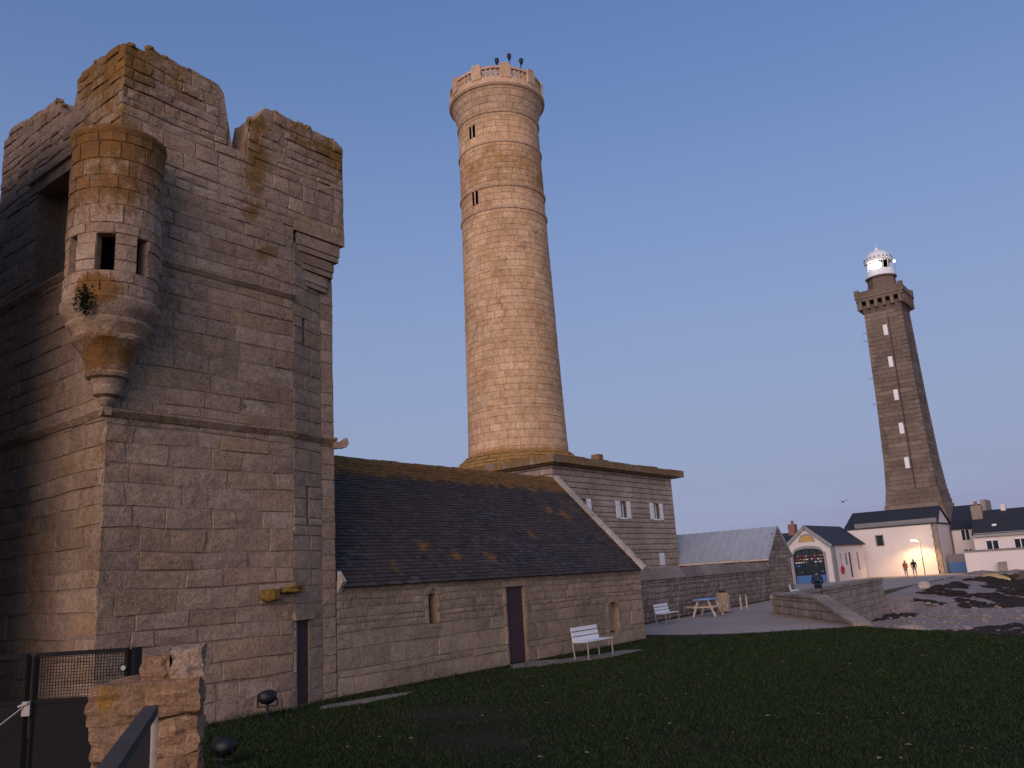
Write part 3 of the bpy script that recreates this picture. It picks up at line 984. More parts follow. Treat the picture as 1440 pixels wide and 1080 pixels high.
# round corner turret
TC = Vector((6.80, 13.70, 0)); TR = 0.765
wins = [(-2.22, 0.19), (-3.02, 0.13), (-1.42, 0.14)]     # angle, half angle of the windows
WZ0, WZ1 = 7.52, 8.18
titems = []


def arc_block(c, r, a0, a1, z0, z1, rng, depth=0.08, gap=0.012, inset=0.014, jit=0.012, r_top=None, seg=2):
    """curved stone, outer radius r at z0 and r_top at z1"""
    r_top = r if r_top is None else r_top
    V, Fc = [], []
    pr = rng.uniform(-jit, jit)
    ga = gap / 2 / r
    for lvl in range(4):     # back bottom, front bottom, front top, back top
        z = (z0 + gap / 2, z0 + gap / 2 + inset, z1 - gap / 2 - inset, z1 - gap / 2)[lvl]
        rr_ = r + (r_top - r) * (z - z0) / max(1e-6, z1 - z0)
        rr_ = rr_ - depth if lvl in (0, 3) else rr_ + pr
        ia = ga if lvl in (0, 3) else ga + inset / r
        for k in range(seg + 1):
            a = a0 + ia + (a1 - a0 - 2 * ia) * k / seg
            e = rr_ + (0 if lvl in (0, 3) else rng.uniform(-jit, jit) * 0.4)
            V.append(Vector((c[0] + e * math.cos(a), c[1] + e * math.sin(a), z)))
    m = seg + 1
    for lvl in range(3):
        for k in range(seg):
            Fc.append((lvl * m + k, lvl * m + k + 1, (lvl + 1) * m + k + 1, (lvl + 1) * m + k))
    Fc.append((0, m, 2 * m, 3 * m))
    Fc.append((seg, 3 * m + seg, 2 * m + seg, m + seg))
    am = (a0 + a1) / 2
    n = Vector((math.cos(am), math.sin(am), 0))
    # corners used to size it in the picture
    return V, Fc, facing(Vector((c[0], c[1], (z0 + z1) / 2)) + n * r, n)


def arc_ring(c, r, z0, z1, ch, wid, rng, a_lo=0, a_hi=2 * math.pi, openings=(), rfun=None, **kw):
    out = []
    ks = sorted({z0, z1, *[o[2] for o in openings], *[o[3] for o in openings]})
    for a, b in zip(ks[:-1], ks[1:]):
        for za, zb in split(a, b, *ch, rng):
            zm = (za + zb) / 2
            iv = [(a_lo, a_hi)]
            if a_hi - a_lo > 6.28:
                s = rng.uniform(0, 0.5); iv = [(a_lo + s, a_hi + s)]
            for (oc, oh, oz0, oz1) in openings:
                if oz0 < zm < oz1:
                    nv = []
                    for (p, q) in iv:
                        for w in (-2 * math.pi, 0, 2 * math.pi):
                            pass
                        oa, ob = oc - oh, oc + oh
                        while ob < p: oa += 2 * math.pi; ob += 2 * math.pi
                        while oa > q: oa -= 2 * math.pi; ob -= 2 * math.pi
                        if ob <= p or oa >= q: nv.append((p, q)); continue
                        if oa > p: nv.append((p, oa))
                        if ob < q: nv.append((ob, q))
                    iv = nv
            for p, q in iv:
                r0 = rfun(za) if rfun else r
                r1 = rfun(zb) if rfun else r
                for x, y in split(p, q, wid[0] / r0, wid[1] / r0, rng):
                    out.append(arc_block(c, r0, x, y, za, zb, rng, r_top=r1, **kw))
    return out


twin = [(a, h_, WZ0, WZ1) for a, h_ in wins]
titems += arc_ring(TC, TR, 7.12, 10.06, (0.24, 0.34), (0.28, 0.5), rt, a_lo=-4.35, a_hi=-0.35, openings=twin, depth=0.04, gap=0.006, inset=0.010, jit=0.010)
turret_core = MB()
# shell with window holes: built from angular pieces
angs = [-4.4]
for a, h_ in sorted(wins): angs += [a - h_, a + h_]
angs.append(-0.3)
for i, (p, q) in enumerate(zip(angs[:-1], angs[1:])):
    lv = [(7.12, WZ0), (WZ1, 10.06)] if i % 2 == 1 else [(7.12, 10.06)]
    for (za, zb) in lv:
        n = max(2, int((q - p) / 0.1))
        prof = [(TR - .22, za), (TR - 0.018, za), (TR - 0.018, zb), (TR - .22, zb), (TR - .22, za)]
        turret_core.lathe(TC, prof, n, p, q)
        for e, fl in ((p, 0), (q, 1)):
            V = [(TC.x + r * math.cos(e), TC.y + r * math.sin(e), z) for r, z in ((TR - .22, za), (TR - .01, za), (TR - .01, zb), (TR - .22, zb))]
            turret_core.add(V, [(0, 1, 2, 3) if fl == 0 else (3, 2, 1, 0)])
turret_core.build('turret_shell', M_TURRET, tower)
MB().lathe(TC, [(TR - .3, 7.2), (TR - .3, 8.5)], 20).build('turret_interior', M_DARK, tower)  # near-black drum, paints the shade behind the turret windows
lay(tower, titems, M_TURRET, name='turret_stone', limit=120)
smooth_angle(MB().lathe(TC, [(TR - 0.1, 10.02), (TR + 0.005, 10.04), (TR + 0.025, 10.09), (TR + 0.03, 10.14), (TR + 0.0, 10.18), (TR - 0.12, 10.26), (0.2, 10.40), (0.0, 10.40)], 40).build('turret_cornice', M_TURRET, tower), 30)
corb = [(0.0, 5.34), (0.09, 5.38), (0.14, 5.46), (0.12, 5.50), (0.21, 5.54), (0.24, 5.62), (0.23, 5.70), (0.25, 5.74), (0.27, 5.80), (0.34, 5.83), (0.36, 5.89), (0.33, 5.93), (0.37, 6.08), (0.43, 6.24), (0.53, 6.38), (0.58, 6.42), (0.60, 6.48), (0.55, 6.52),
        (0.60, 6.62), (0.66, 6.68), (0.67, 6.73), (0.63, 6.77), (0.70, 6.86), (0.775, 6.97), (0.79, 7.05), (0.75, 7.10), (0.76, 7.14), (0.5, 7.16)]
cm = MB()
n = 44
V, Fc = [], []
for k, (r, z) in enumerate(corb):
    for i in range(n):
        a = 2 * math.pi * i / n
        e = 1 + 0.06 * mnoise.noise(Vector((math.cos(a) * 2, math.sin(a) * 2, z * 5)))
        V.append((TC.x - 0.02 + r * e * math.cos(a), TC.y - 0.02 + r * e * math.sin(a), z))
for k in range(len(corb) - 1):
    for i in range(n):
        j = (i + 1) % n
        Fc.append((k * n + i, k * n + j, (k + 1) * n + j, (k + 1) * n + i))
smooth_angle(cm.add(V, Fc).build('turret_corbel', M_TURRET, tower), 35)
# fern growing on the turret
fern = MB()
fp = TC + Vector((math.cos(-2.55), math.sin(-2.55), 0)) * 0.80
for i in range(520):
    d = Vector((rr.gauss(0, 1), rr.gauss(0, 1), rr.gauss(0, 1.1))).normalized() * rr.uniform(0.02, 0.21)
    p = fp + Vector((0, 0, 6.98)) + Vector((d.x, d.y, d.z * 1.3))
    a, b = rr.uniform(0, 6.28), rr.uniform(0.025, 0.05)
    t1 = Vector((math.cos(a), math.sin(a), rr.uniform(-.9, .3))).normalized() * b
    t2 = Vector((-math.sin(a), math.cos(a), rr.uniform(-.5, .5))).normalized() * b * 0.5
    fern.add([p - t1, p + t2, p + t1, p - t2], [(0, 1, 2, 3)])
tag(fern.build('wall_fern', M_PLANT, origin=fp + Vector((0, 0, 6.9))), 'small dark fern growing out of the corner turret below its window', 'plant')

# ================================================================== chapel
CX0, CX1, CY0, CYR = 12.0, 24.84, 14.02, 17.15
EAVE, RIDGE = 2.32, 5.56
rc = random.Random(5)
chapel = thing('chapel', 'low granite chapel with long slate roof joined to the ruined tower', 'chapel', (18.4, 17.0, 0))
o_door, o_win, o_nic = (17.70, 18.45, 0.0, 1.93), (14.77, 15.03, 1.28, 1.92), (22.66, 23.24, 0.42, 1.05)
CW = ((0, CY0, 0), (1, 0, 0), (0, -1, 0))
qs = courses(CX0, CX1, 0, 1.25, (0.24, 0.36), (0.4, 1.0), rc, openings=[(17.62, 18.53, 0, 1.25), (22.58, 23.32, 0.36, 1.25)])
qs += courses(CX0, CX1, 1.25, EAVE - 0.02, (0.10, 0.19), (0.18, 0.55), rc, openings=[(17.62, 18.53, 1.25, 2.04), (14.65, 15.15, 1.25, 2.06), (22.58, 23.32, 1.25, 1.42)])
ci = wall_items(*CW, qs, rc, warp=0.03, jit=0.010, inset=0.010, gap=0.007, depth=0.03)
# dressed frames round the openings
fr = []
fr += [(17.56 - 0.0, 17.70, a, a, b, b) for a, b in ((0, 0.5), (0.5, 0.98), (0.98, 1.5), (1.5, 1.93))]
fr += [(18.45, 18.60, a, a, b, b) for a, b in ((0, 0.44), (0.44, 1.02), (1.02, 1.5), (1.5, 1.93))]
fr += [(17.56, 18.60, 1.93, 1.93, 2.10, 2.10)]
fr += [(14.63, 14.77, a, a, b, b) for a, b in ((1.24, 1.6), (1.6, 1.9))] + [(15.03, 15.17, a, a, b, b) for a, b in ((1.24, 1.52), (1.52, 1.9))]
fr += [(14.63, 15.17, 1.12, 1.12, 1.24, 1.24)]
ci += wall_items(*CW, fr, rc, proud=0.02, jit=0.006, inset=0.01)
lay(chapel, ci, M_CHAP)
sk = MB()
skin(sk, *CW, CX0, CX1 - .03, 0, EAVE, [o_door, (14.77, 15.03, 1.24, 1.92), (22.62, 23.28, 0.36, 1.30)], reveal=0.3)
# end gable, back wall
sk.extrude([(CX1 - .4, CY0 + .04, 0), (CX1 - .4, CY0 + .04, EAVE), (CX1 - .4, CYR, RIDGE - .12), (CX1 - .4, 20.25, EAVE), (CX1 - .4, 20.25, 0)], (0.36, 0, 0))
sk.box((CX0, 19.95, 0), (CX1 - .42, 20.25, EAVE))
sk.build('joint_core', M_JOINT, chapel)
# stones of the end gable (seen only from the side)
gi = []
for za, zb in split(0, RIDGE - .1, 0.26, 0.4, rc):
    hw = 3.12 if za < EAVE else max(0.2, 3.12 * (RIDGE - zb) / (RIDGE - EAVE))
    for p, q in split(CYR - hw, CYR + hw, 0.4, 0.9, rc):
        V, Fc = block([(CX1, p, za), (CX1, q, za), (CX1, q, zb), (CX1, p, zb)], (1, 0, 0), rc)
        gi.append((V, Fc, False))
lay(chapel, gi, M_CHAP, stuff='gable_stones')


def arch_piece(name, x0, x1, zs, rise, y_out, y_in, mat, parent, wid=0.13):
    """arched head of stone above an opening"""
    mb = MB()
    n = 8
    cx, hw = (x0 + x1) / 2, (x1 - x0) / 2
    for i in range(n):
        t0, t1 = math.pi * i / n, math.pi * (i + 1) / n
        ps = [(cx + (hw + w) * math.cos(t), zs + (rise + w) * math.sin(t)) for t, w in ((t0, 0), (t0, wid), (t1, wid), (t1, 0))]
        mb.extrude([(a, y_out, b) for a, b in ps], (0, y_in - y_out, 0))
    return mb.build(name, mat, parent)


def arch_panel(x0, x1, z0, zs, rise, y, th):
    cx, hw = (x0 + x1) / 2, (x1 - x0) / 2
    pts = [(x0, y, z0), (x1, y, z0)] + [(cx + hw * math.cos(math.pi * i / 10), y, zs + rise * math.sin(math.pi * i / 10)) for i in range(11)]
    return MB().extrude(pts, (0, th, 0))


arch_piece('arched_head', 14.77, 15.03, 1.90, 0.13, CY0 - .035, CY0 + .25, M_CHAP, chapel, 0.14)
arch_panel(14.75, 15.05, 1.22, 1.9, 0.15, CY0 + .22, 0.03).build('window', M_DARK, chapel)
wb = MB()
wb.box((14.89, CY0 + .19, 1.25), (14.91, CY0 + .21, 2.02))
for z in (1.45, 1.65, 1.85): wb.box((14.77, CY0 + .192, z), (15.03, CY0 + .206, z + .015))
wb.build('window_bars', M_DOOR, chapel)
arch_piece('arched_head', 22.66, 23.24, 0.98, 0.30, CY0 - .03, CY0 + .2, M_CHAP, chapel, 0.10)
for xa, xb in ((22.56, 22.66), (23.24, 23.34)): MB().box((xa, CY0 - .022, 0.36), (xb, CY0 + .2, 0.98)).build('jamb', M_CHAP, chapel)
arch_panel(22.64, 23.26, 0.40, 0.98, 0.32, CY0 + .17, 0.04).build('blocked_niche', M_CHAP, chapel)
# plank door
for k in range(5):
    a = 17.70 + 0.15 * k
    MB().box((a + .004, CY0 + .06, 0.02), (a + .146, CY0 + .10 + 0.004 * (k % 2), 1.92)).build('door_plank', M_DOOR, chapel)
MB().box((17.70, CY0 + .11, 0.0), (18.45, CY0 + .13, 1.93)).build('door_backing', M_DARK, chapel)
ped = MB().extrude([(17.72, CY0 - .045, 2.10), (18.42, CY0 - .045, 2.10), (18.30, CY0 - .045, 2.15), (18.12, CY0 - .045, 2.20), (18.07, CY0 - .045, 2.29), (18.02, CY0 - .045, 2.20), (17.84, CY0 - .045, 2.15)], (0, 0.08, 0))
ped.build('door_ornament', M_CHAP, chapel)
# roof: deck, slates row on row, ridge
sl = (RIDGE - EAVE) / (CYR - CY0)
rl = math.hypot(RIDGE - EAVE, CYR - CY0)
sy, sz = (CYR - CY0) / rl, (RIDGE - EAVE) / rl     # slope direction
dk = MB()
dk.add([(CX0 + .02, CY0 - .12, EAVE - .125), (CX1 - .1, CY0 - .12, EAVE - .125), (CX1 - .1, CYR, RIDGE - .01), (CX0 + .02, CYR, RIDGE - .01), (CX1 - .1, 20.4, EAVE - .13), (CX0 + .02, 20.4, EAVE - .13)], [(0, 1, 2, 3), (3, 2, 4, 5)])
dk.add([(CX0 + .02, CY0 - .12, EAVE - .135), (CX1 - .1, CY0 - .12, EAVE - .135), (CX1 - .1, CY0 + .1, EAVE - .02), (CX0 + .02, CY0 + .1, EAVE - .02)], [(3, 2, 1, 0)])
roof = dk.build('roof', M_DARKSLATE, chapel)
sm = MB()
s = -0.20
row = 0
while s < rl - 0.02:
    ex = 0.115
    x = CX0 + 0.03 + (0.1 if row % 2 else 0.0) - 0.2
    while x < CX1 - .12:
        w = rc.uniform(0.17, 0.23)
        a, b = max(x, CX0 + .02), min(x + w - 0.006, CX1 - .1)
        if b - a > 0.03:
            t = 0.022 + rc.uniform(-0.005, 0.009)
            e = s + rc.uniform(-0.008, 0.008)
            dz0, dz1 = rc.uniform(-.003, .004), rc.uniform(-.003, .004)
            V = []
            for (xx, dz) in ((a, dz0), (b, dz1)):
                for (ss, h_) in ((e, 0.004), (e, t + dz), (e + ex + .03, 0.004)):
                    V.append((xx, CY0 + ss * sy - h_ * sz, EAVE + ss * sz + h_ * sy))
            sm.add(V, [(0, 3, 4, 1), (1, 4, 5, 2), (0, 1, 2), (3, 5, 4)])
        x += w
    s += ex
    row += 1
tag(sm.build('slates', M_SLATE, roof), kind='stuff')
x = CX0 + .05
while x < CX1 - .1:      # ridge tiles
    w = 0.33
    z = RIDGE + rc.uniform(-.01, .015)
    MB().add([(x, CYR - .13, z - .12), (x, CYR, z + .05), (x, CYR + .13, z - .12), (x + w - .01, CYR - .13, z - .12), (x + w - .01, CYR, z + .045), (x + w - .01, CYR + .13, z - .12)],
             [(0, 3, 4, 1), (1, 4, 5, 2), (0, 1, 2), (3, 5, 4)]).build('ridge_tile', M_SLATE, roof)
    x += w
# pale coping on the end gable, kneeler at the tower
nrm = Vector((0, -sz, sy))
k = 9
for i in range(k):
    a, b = -0.22 + (rl + .22) * i / k, -0.22 + (rl + .22) * (i + 1) / k - 0.008
    pa = Vector((CX1 - .03, CY0 + a * sy, EAVE + a * sz)); pb = Vector((CX1 - .03, CY0 + b * sy, EAVE + b * sz))
    MB().obox((pa + pb) / 2 + nrm * 0.05, (pb - pa), (1, 0, 0), nrm, (pb - pa).length / 2, 0.10, 0.085).build('coping_stone', M_PALE, chapel)
MB().extrude([(CX0 + .0, CY0 - .10, EAVE - .14), (CX0 + .0, CY0 - .20, EAVE - .02), (CX0 + .0, CY0 - .02, EAVE + .20), (CX0 + .0, CY0 - .0, EAVE - .26)], (0.10, 0, 0)).build('kneeler', M_PALE, chapel)

# ================================================================== keeper's house under the old lighthouse
K = 0.9
ZK = lambda z: 2.142 + K * (z - 2.142)
AX0, AX1, AY0, AY1 = 36.97, 50.75, 25.66, 37.6
ATOP = 8.02
ra = random.Random(8)
annex = thing('keepers_house', 'square granite building with white shutters at the foot of the old lighthouse', 'building', (43.9, 31.6, 0))
wins_a = [(43.75, 44.42, 5.30, 6.25), (47.90, 48.57, 5.30, 6.25), (39.35, 40.02, 5.30, 6.25), (48.05, 48.85, 2.40, 3.20)]
AF = ((0, AY0, 0), (1, 0, 0), (0, -1, 0))
qs = courses(AX0, AX1, 0.0, 2.40, (0.30, 0.33), (0.7, 1.2), ra)
qs += courses(AX0, AX1, 2.40, ATOP, (0.30, 0.33), (0.7, 1.25), ra, openings=wins_a)
it = wall_items(*AF, qs, ra, gap=0.026, inset=0.012, jit=0.004, depth=0.04)
AL = ((AX0, 0, 0), (0, 1, 0), (-1, 0, 0))
qs = courses(AY0, AY1, 0.0, ATOP, (0.30, 0.33), (0.7, 1.25), ra)
it += wall_items(*AL, qs, ra, gap=0.026, inset=0.012, jit=0.004, depth=0.04)
AR = ((AX1, 0, 0), (0, 1, 0), (1, 0, 0))
qs = courses(AY0, AY1, 0.0, ATOP, (0.30, 0.33), (0.9, 1.4), ra)
it += wall_items(*AR, qs, ra, gap=0.026, inset=0.012, jit=0.004, depth=0.04)
lay(annex, it, M_ANNEX)
sk = MB()
skin(sk, *AF, AX0 + .03, AX1 - .03, 0, ATOP, wins_a, reveal=0.3, back=0.035)
skin(sk, *AL, AY0 + .03, AY1, 0, ATOP, [], back=0.035)
skin(sk, *AR, AY0 + .03, AY1, 0, ATOP, [], back=0.035)
sk.box((AX0 + .05, AY1 - .1, 0), (AX1 - .05, AY1, ATOP))
sk.build('joint_core', M_ANNEXJ, annex)
# cornice slabs, one after the other
def cornice(a, b, n, z, over, h_):
    a, b, n = Vector(a), Vector(b), Vector(n)
    for p, q in split(0, (b - a).length, 0.9, 1.5, ra):
        d = (b - a).normalized()
        c = a + d * (p + q) / 2
        hh = h_ + ra.uniform(-.03, .04)
        MB().obox(c + n * (over / 2 - .15) + Vector((0, 0, z + hh / 2)), d, n, (0, 0, 1), (q - p) / 2 - .004, over / 2 + .15, hh / 2).build('cornice_stone', M_CORNICE, annex)
cornice((AX0 - .5, AY0, 0), (AX1 + .95, AY0, 0), (0, -1, 0), ATOP + .06, 0.5, 0.42)
cornice((AX0, AY0 + .2, 0), (AX0, AY1, 0), (-1, 0, 0), ATOP + .063, 0.5, 0.42)
cornice((AX1, AY0 + .35, 0), (AX1, AY1, 0), (1, 0, 0), ATOP + .063, 0.95, 0.42)
MB().box((AX0 - .3, AY0 - .3, ATOP - .02), (AX1 + .4, AY1, ATOP + .055)).build('bed_mould', M_CORNICE, annex)
MB().box((AX0 + .1, AY0 + .1, ATOP + .06), (AX1 - .1, AY1, ATOP + .4)).build('flat_roof', M_CORNICE, annex)
MB().box((42.45, AY0 + .4, ATOP + .4), (43.0, AY0 + .9, ATOP + 1.05)).build('chimney', M_CORNICE, annex)
mb = MB(); rough_stone(mb, (44.5, 28.2, ATOP + .75), (0.4, 0.4, 0.5), ra, 2, .1); mb.build('roof_stone', M_CORNICE, annex)


def shutter(x0, x1, z0, z1, y):
    mb = MB()
    mb.box((x0, y - .035, z0), (x1, y - .002, z1))
    for z in (z0 + .12, z1 - .2): mb.box((x0 + .03, y - .055, z), (x1 - .03, y - .0352, z + .09))
    return mb


for i, (a, b, c, d) in enumerate(wins_a):
    yw = AY0 - .02
    if i == 3:
        MB().box((a + .02, AY0 + .02, c + .01), (b - .02, AY0 + .07, d - .01)).build('closed_shutter', M_WHITEPAINT, annex)
        continue
    w = MB()
    for (p, q, r_, s_) in ((a + .02, a + .09, c, d), (b - .09, b - .02, c, d), ((a + b) / 2 - .03, (a + b) / 2 + .03, c, d), (a + .09, b - .09, c + .0, c + .07), (a + .09, b - .09, d - .07, d)):
        w.box((p, AY0 + .14, r_), (q, AY0 + .19, s_))
    win = w.build('window', M_WHITEPAINT, annex)
    MB().box((a, AY0 + .2, c), (b, AY0 + .22, d)).build('pane', M_GLASS, win)
    MB().box((a - .05, AY0 - .06, c - .1), (b + .05, AY0 + .2, c - .002)).build('sill', M_WHITEPAINT, win)
    shutter(a - .50, a - .03, c - .05, d + .03, yw).build('shutter', M_WHITEPAINT, annex)
    shutter(b + .12, b + .52, c - .05, d + .03, yw).build('shutter', M_WHITEPAINT, annex)

# ================================================================== old lighthouse
LC = Vector((41.19, 31.03, 0))
rl_ = random.Random(13)
lh = thing('old_lighthouse', 'tall round tapering granite lighthouse tower with balustraded top and no lantern', 'lighthouse', (LC.x, LC.y, ATOP + .4))
PR = [(8.4, 3.16), (9.35, 3.12), (11.4, 3.05), (16.0, 2.95), (20.8, 2.87), (24.2, 2.80), (28.3, 2.755), (30.7, 2.72), (33.2, 2.70), (34.0, 2.70)]


def lh_r(z):
    for (a, ra_), (b, rb_) in zip(PR[:-1], PR[1:]):
        if z <= b: return ra_ + (rb_ - ra_) * (z - a) / (b - a)
    return PR[-1][1]


to_cam = math.atan2(-LC.y, -LC.x)
# slit windows: px offsets from the axis -> angle to the left of the side that faces the camera
ZS = lambda z: 2.142 + 0.864 * (z - 2.142)
slits = [(to_cam - 0.68, 0.085, ZS(34.62), ZS(35.62), True), (to_cam - 0.68, 0.085, ZS(29.15), ZS(30.2), True),
         (to_cam - 0.68, 0.075, ZS(23.9), ZS(25.0), False), (to_cam - 0.68, 0.075, ZS(18.7), ZS(19.7), False), (to_cam - 0.68, 0.075, ZS(13.8), ZS(14.8), False)]
rings = [24.97, 26.5, 29.6, 31.75]
zb = 9.3
lit = []
lev = [zb] + rings
for za, zz in zip(lev[:-1], lev[1:]):
    ops = [(a, h_, p, q) for (a, h_, p, q, _) in slits if za < (p + q) / 2 < zz]
    lit += arc_ring(LC, 3, za, zz, (0.36, 0.42), (0.55, 1.15), rl_, openings=ops, rfun=lh_r, depth=0.1, gap=0.012, inset=0.012, jit=0.006)
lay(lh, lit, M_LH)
# flared head (smooth ashlar courses)
hz0, hz1 = rings[-1], 33.45
def head_r(z):
    t = (z - hz0) / (hz1 - hz0)
    return 2.70 + 0.47 * t ** 1.7
hd = arc_ring(LC, 3, hz0, hz1, (0.36, 0.42), (0.7, 1.3), rl_, rfun=head_r, depth=0.12, gap=0.016, inset=0.014, jit=0.004)
lay(lh, hd, M_LHRING, name='head_stone', limit=60, stuff='head_stones')
cr = MB().lathe(LC, [(lh_r(z) - 0.02, z) for z in np.linspace(8.4, hz0, 24)] + [(head_r(z) - 0.02, z) for z in np.linspace(hz0 + .1, hz1, 8)], 72)
cr.build('joint_core', M_LHJ, lh, smooth=True)
for z in rings:
    r0 = lh_r(z)
    smooth_angle(MB().lathe(LC, [(r0 - .06, z - .13), (r0 + .05, z - .11), (r0 + .085, z - .03), (r0 + .085, z + .05), (r0 + .03, z + .11), (r0 - .06, z + .13)], 72).build('moulding', M_LHRING, lh), 30)
z0 = hz1
rh = 3.17
smooth_angle(MB().lathe(LC, [(rh - .3, z0 - .12), (rh + .02, z0 - .1), (rh + .10, z0 + .02), (rh + .10, z0 + .16), (rh + .02, z0 + .22), (rh - .02, z0 + .24), (rh - .02, z0 + .42), (rh - .6, z0 + .44), (0.3, z0 + .5)], 72).build('gallery_floor', M_LHRING, lh), 30)
# parapet: pedestals, pierced panels between them, coping
pz0, pz1 = z0 + .42, 34.72
np_ = 10
for i in range(np_):
    a = to_cam - 0.40 + 2 * math.pi * i / np_
    e = Vector((math.cos(a), math.sin(a), 0)); tdir = Vector((-e.y, e.x, 0))
    c = LC + e * (rh - .14)
    pm = MB().obox(c + Vector((0, 0, (pz0 + pz1) / 2 + .05)), tdir, e, (0, 0, 1), 0.34, 0.16, (pz1 - pz0) / 2 + .05)
    pm.obox(c + Vector((0, 0, pz1 + .15)), tdir, e, (0, 0, 1), 0.28, 0.18, 0.06)
    pm.build('pedestal', M_LHRING, lh)
    da = 2 * math.pi / np_
    a0, a1 = a + 0.34 / rh, a + da - 0.34 / rh
    MB().lathe(LC, [(rh - .22, pz0 + .002), (rh - .06, pz0 + .002), (rh - .06, pz0 + .16), (rh - .22, pz0 + .16), (rh - .22, pz0 + .002)], 6, a0, a1).build('parapet_base', M_LHRING, lh)
    MB().lathe(LC, [(rh - .25, pz1 - .16), (rh - .03, pz1 - .16), (rh - .03, pz1), (rh - .25, pz1), (rh - .25, pz1 - .16)], 6, a0, a1).build('parapet_coping', M_LHRING, lh)
    nb = 4
    for k in range(nb):
        b = a0 + (a1 - a0) * (k + .5) / nb
        e2 = Vector((math.cos(b), math.sin(b), 0)); t2 = Vector((-e2.y, e2.x, 0))
        cc = LC + e2 * (rh - .14)
        m = MB()
        zc = (pz0 + pz1) / 2
        hgt = (pz1 - pz0) / 2 - .16
        # X shaped pierced stone
        for sgn in (1, -1):
            m.obox(cc + Vector((0, 0, zc)), (t2 * (a1 - a0) * rh / nb * 0.5 + Vector((0, 0, sgn * hgt))), e2, t2.cross(e2), 0.3, 0.045 + sgn * 0.002, 0.055)
        m.obox(cc + t2 * ((a1 - a0) * rh / nb / 2 - .03) + Vector((0, 0, zc)), t2, e2, (0, 0, 1), 0.045, 0.05, hgt)
        m.build('pierced_panel', M_LHRING, lh)
# slit windows and blocked niches
for (a, h_, p, q, dark) in slits:
    r0 = lh_r((p + q) / 2)
    e = Vector((math.cos(a), math.sin(a), 0)); tdir = Vector((-e.y, e.x, 0))
    c = LC + e * (r0 - .022) + Vector((0, 0, (p + q) / 2))
    if dark:
        MB().obox(c, tdir, e, (0, 0, 1), h_ * r0, 0.02, (q - p) / 2).build('slit_window', M_DARK, lh)  # near-black panel in place of a deep shaded recess
        MB().obox(c + e * 0.02, tdir, e, (0, 0, 1), 0.05, 0.02, (q - p) / 2).build('mullion', M_LHRING, lh)
    else:
        MB().obox(c - e * 0.005, tdir, e, (0, 0, 1), h_ * r0, 0.02, (q - p) / 2).build('blocked_slit', M_LHRING, lh)
# rubble mound at the foot of the shaft
pl = []
def pl_r(z): return 4.35 - (z - 8.42) / 1.05 * 1.1
pl = arc_ring(LC, 4, 8.42, 9.47, (0.17, 0.26), (0.3, 0.8), rl_, rfun=pl_r, depth=0.15, gap=0.02, inset=0.03, jit=0.035)
lay(lh, pl, M_PLINTH, name='plinth_stone', limit=70, stuff='plinth_stones')
MB().lathe(LC, [(4.30, 8.40), (3.15, 9.50), (2.8, 9.52)], 48).build('plinth', M_PLINTH, lh)


# antennas on the balustrade
for (ang, hgt, lean) in ((to_cam + 0.10, 0.55, -0.1), (to_cam + 0.36, 0.95, 0.02), (to_cam + 0.62, 0.85, 0.2)):
    e = Vector((math.cos(ang), math.sin(ang), 0)); tdir = Vector((-e.y, e.x, 0))
    b = LC + e * (rh - .35) + Vector((0, 0, z0 + .46))
    t_ = b + Vector((0, 0, pz1 - z0 - .46 + hgt)) + tdir * lean
    root = thing('antenna', {0: 'shortest dark antenna, left of the three on the old lighthouse balustrade', 1: 'middle and tallest dark antenna on the old lighthouse balustrade', 2: 'right dark antenna leaning outward on the old lighthouse balustrade'}[0 if hgt < .7 else (1 if hgt > .9 else 2)], 'antenna', b, 'antennas on the old lighthouse')
    MB().tube(b, t_, 0.04, 0.035, 8).build('mast', M_BLACK, root)
    hm = MB(); hm.lathe((t_.x, t_.y), [(0.02, t_.z - .30), (0.08, t_.z - .24), (0.15, t_.z), (0.13, t_.z + .14), (0.02, t_.z + .18)], 12)
    hm.build('drum', M_BLACK, root, smooth=True)

# ================================================================== yard wall and zinc roofed shed
ry = random.Random(17)
YW0, YW1 = Vector((24.95, 17.45, 0)), Vector((50.88, 19.76, 0))
ydir = (YW1 - YW0).normalized(); yn = Vector((ydir.y, -ydir.x, 0)); yl = (YW1 - YW0).length
ywall = thing('yard_wall', 'long rubble stone wall with stone coping behind the benches', 'wall', YW0 + ydir * yl / 2)
qs = courses(0, yl, 0, 1.72, (0.15, 0.26), (0.22, 0.5), ry)
yi = wall_items(YW0, ydir, yn, qs, ry, warp=0.06, gap=0.014, inset=0.016, jit=0.02, depth=0.04)
lay(ywall, yi, M_RUBBLE)
mb = MB(); mb.obox(YW0 + ydir * yl / 2 - yn * 0.27 + Vector((0, 0, 0.86)), ydir, yn, (0, 0, 1), yl / 2 - .02, 0.22, 0.86); mb.build('joint_core', M_JOINT, ywall)
for p, q in split(0, yl, 0.8, 1.7, ry):
    hgt = 0.50 + ry.uniform(-.03, .03)
    c = YW0 + ydir * (p + q) / 2
    pts = [c - ydir * ((q - p) / 2 - .008) + yn * d + Vector((0, 0, z)) for d, z in ((0.06, 1.725), (0.04, 1.80), (-0.22, 1.725 + hgt), (-0.34, 1.725 + hgt), (-0.50, 1.725))]
    MB().extrude(pts, ydir * (q - p - .016)).build('coping_stone', M_RUBBLE, ywall)
shed = thing('shed', 'stone outbuilding with pale grey zinc roof behind the yard wall', 'building', (52.8, 24.5, 0))
SX0, SX1, SY0, SY1 = 50.9, 54.8, 19.77, 30.0
SE, SR = 2.43, 4.29
sx = (SX0 + SX1) / 2
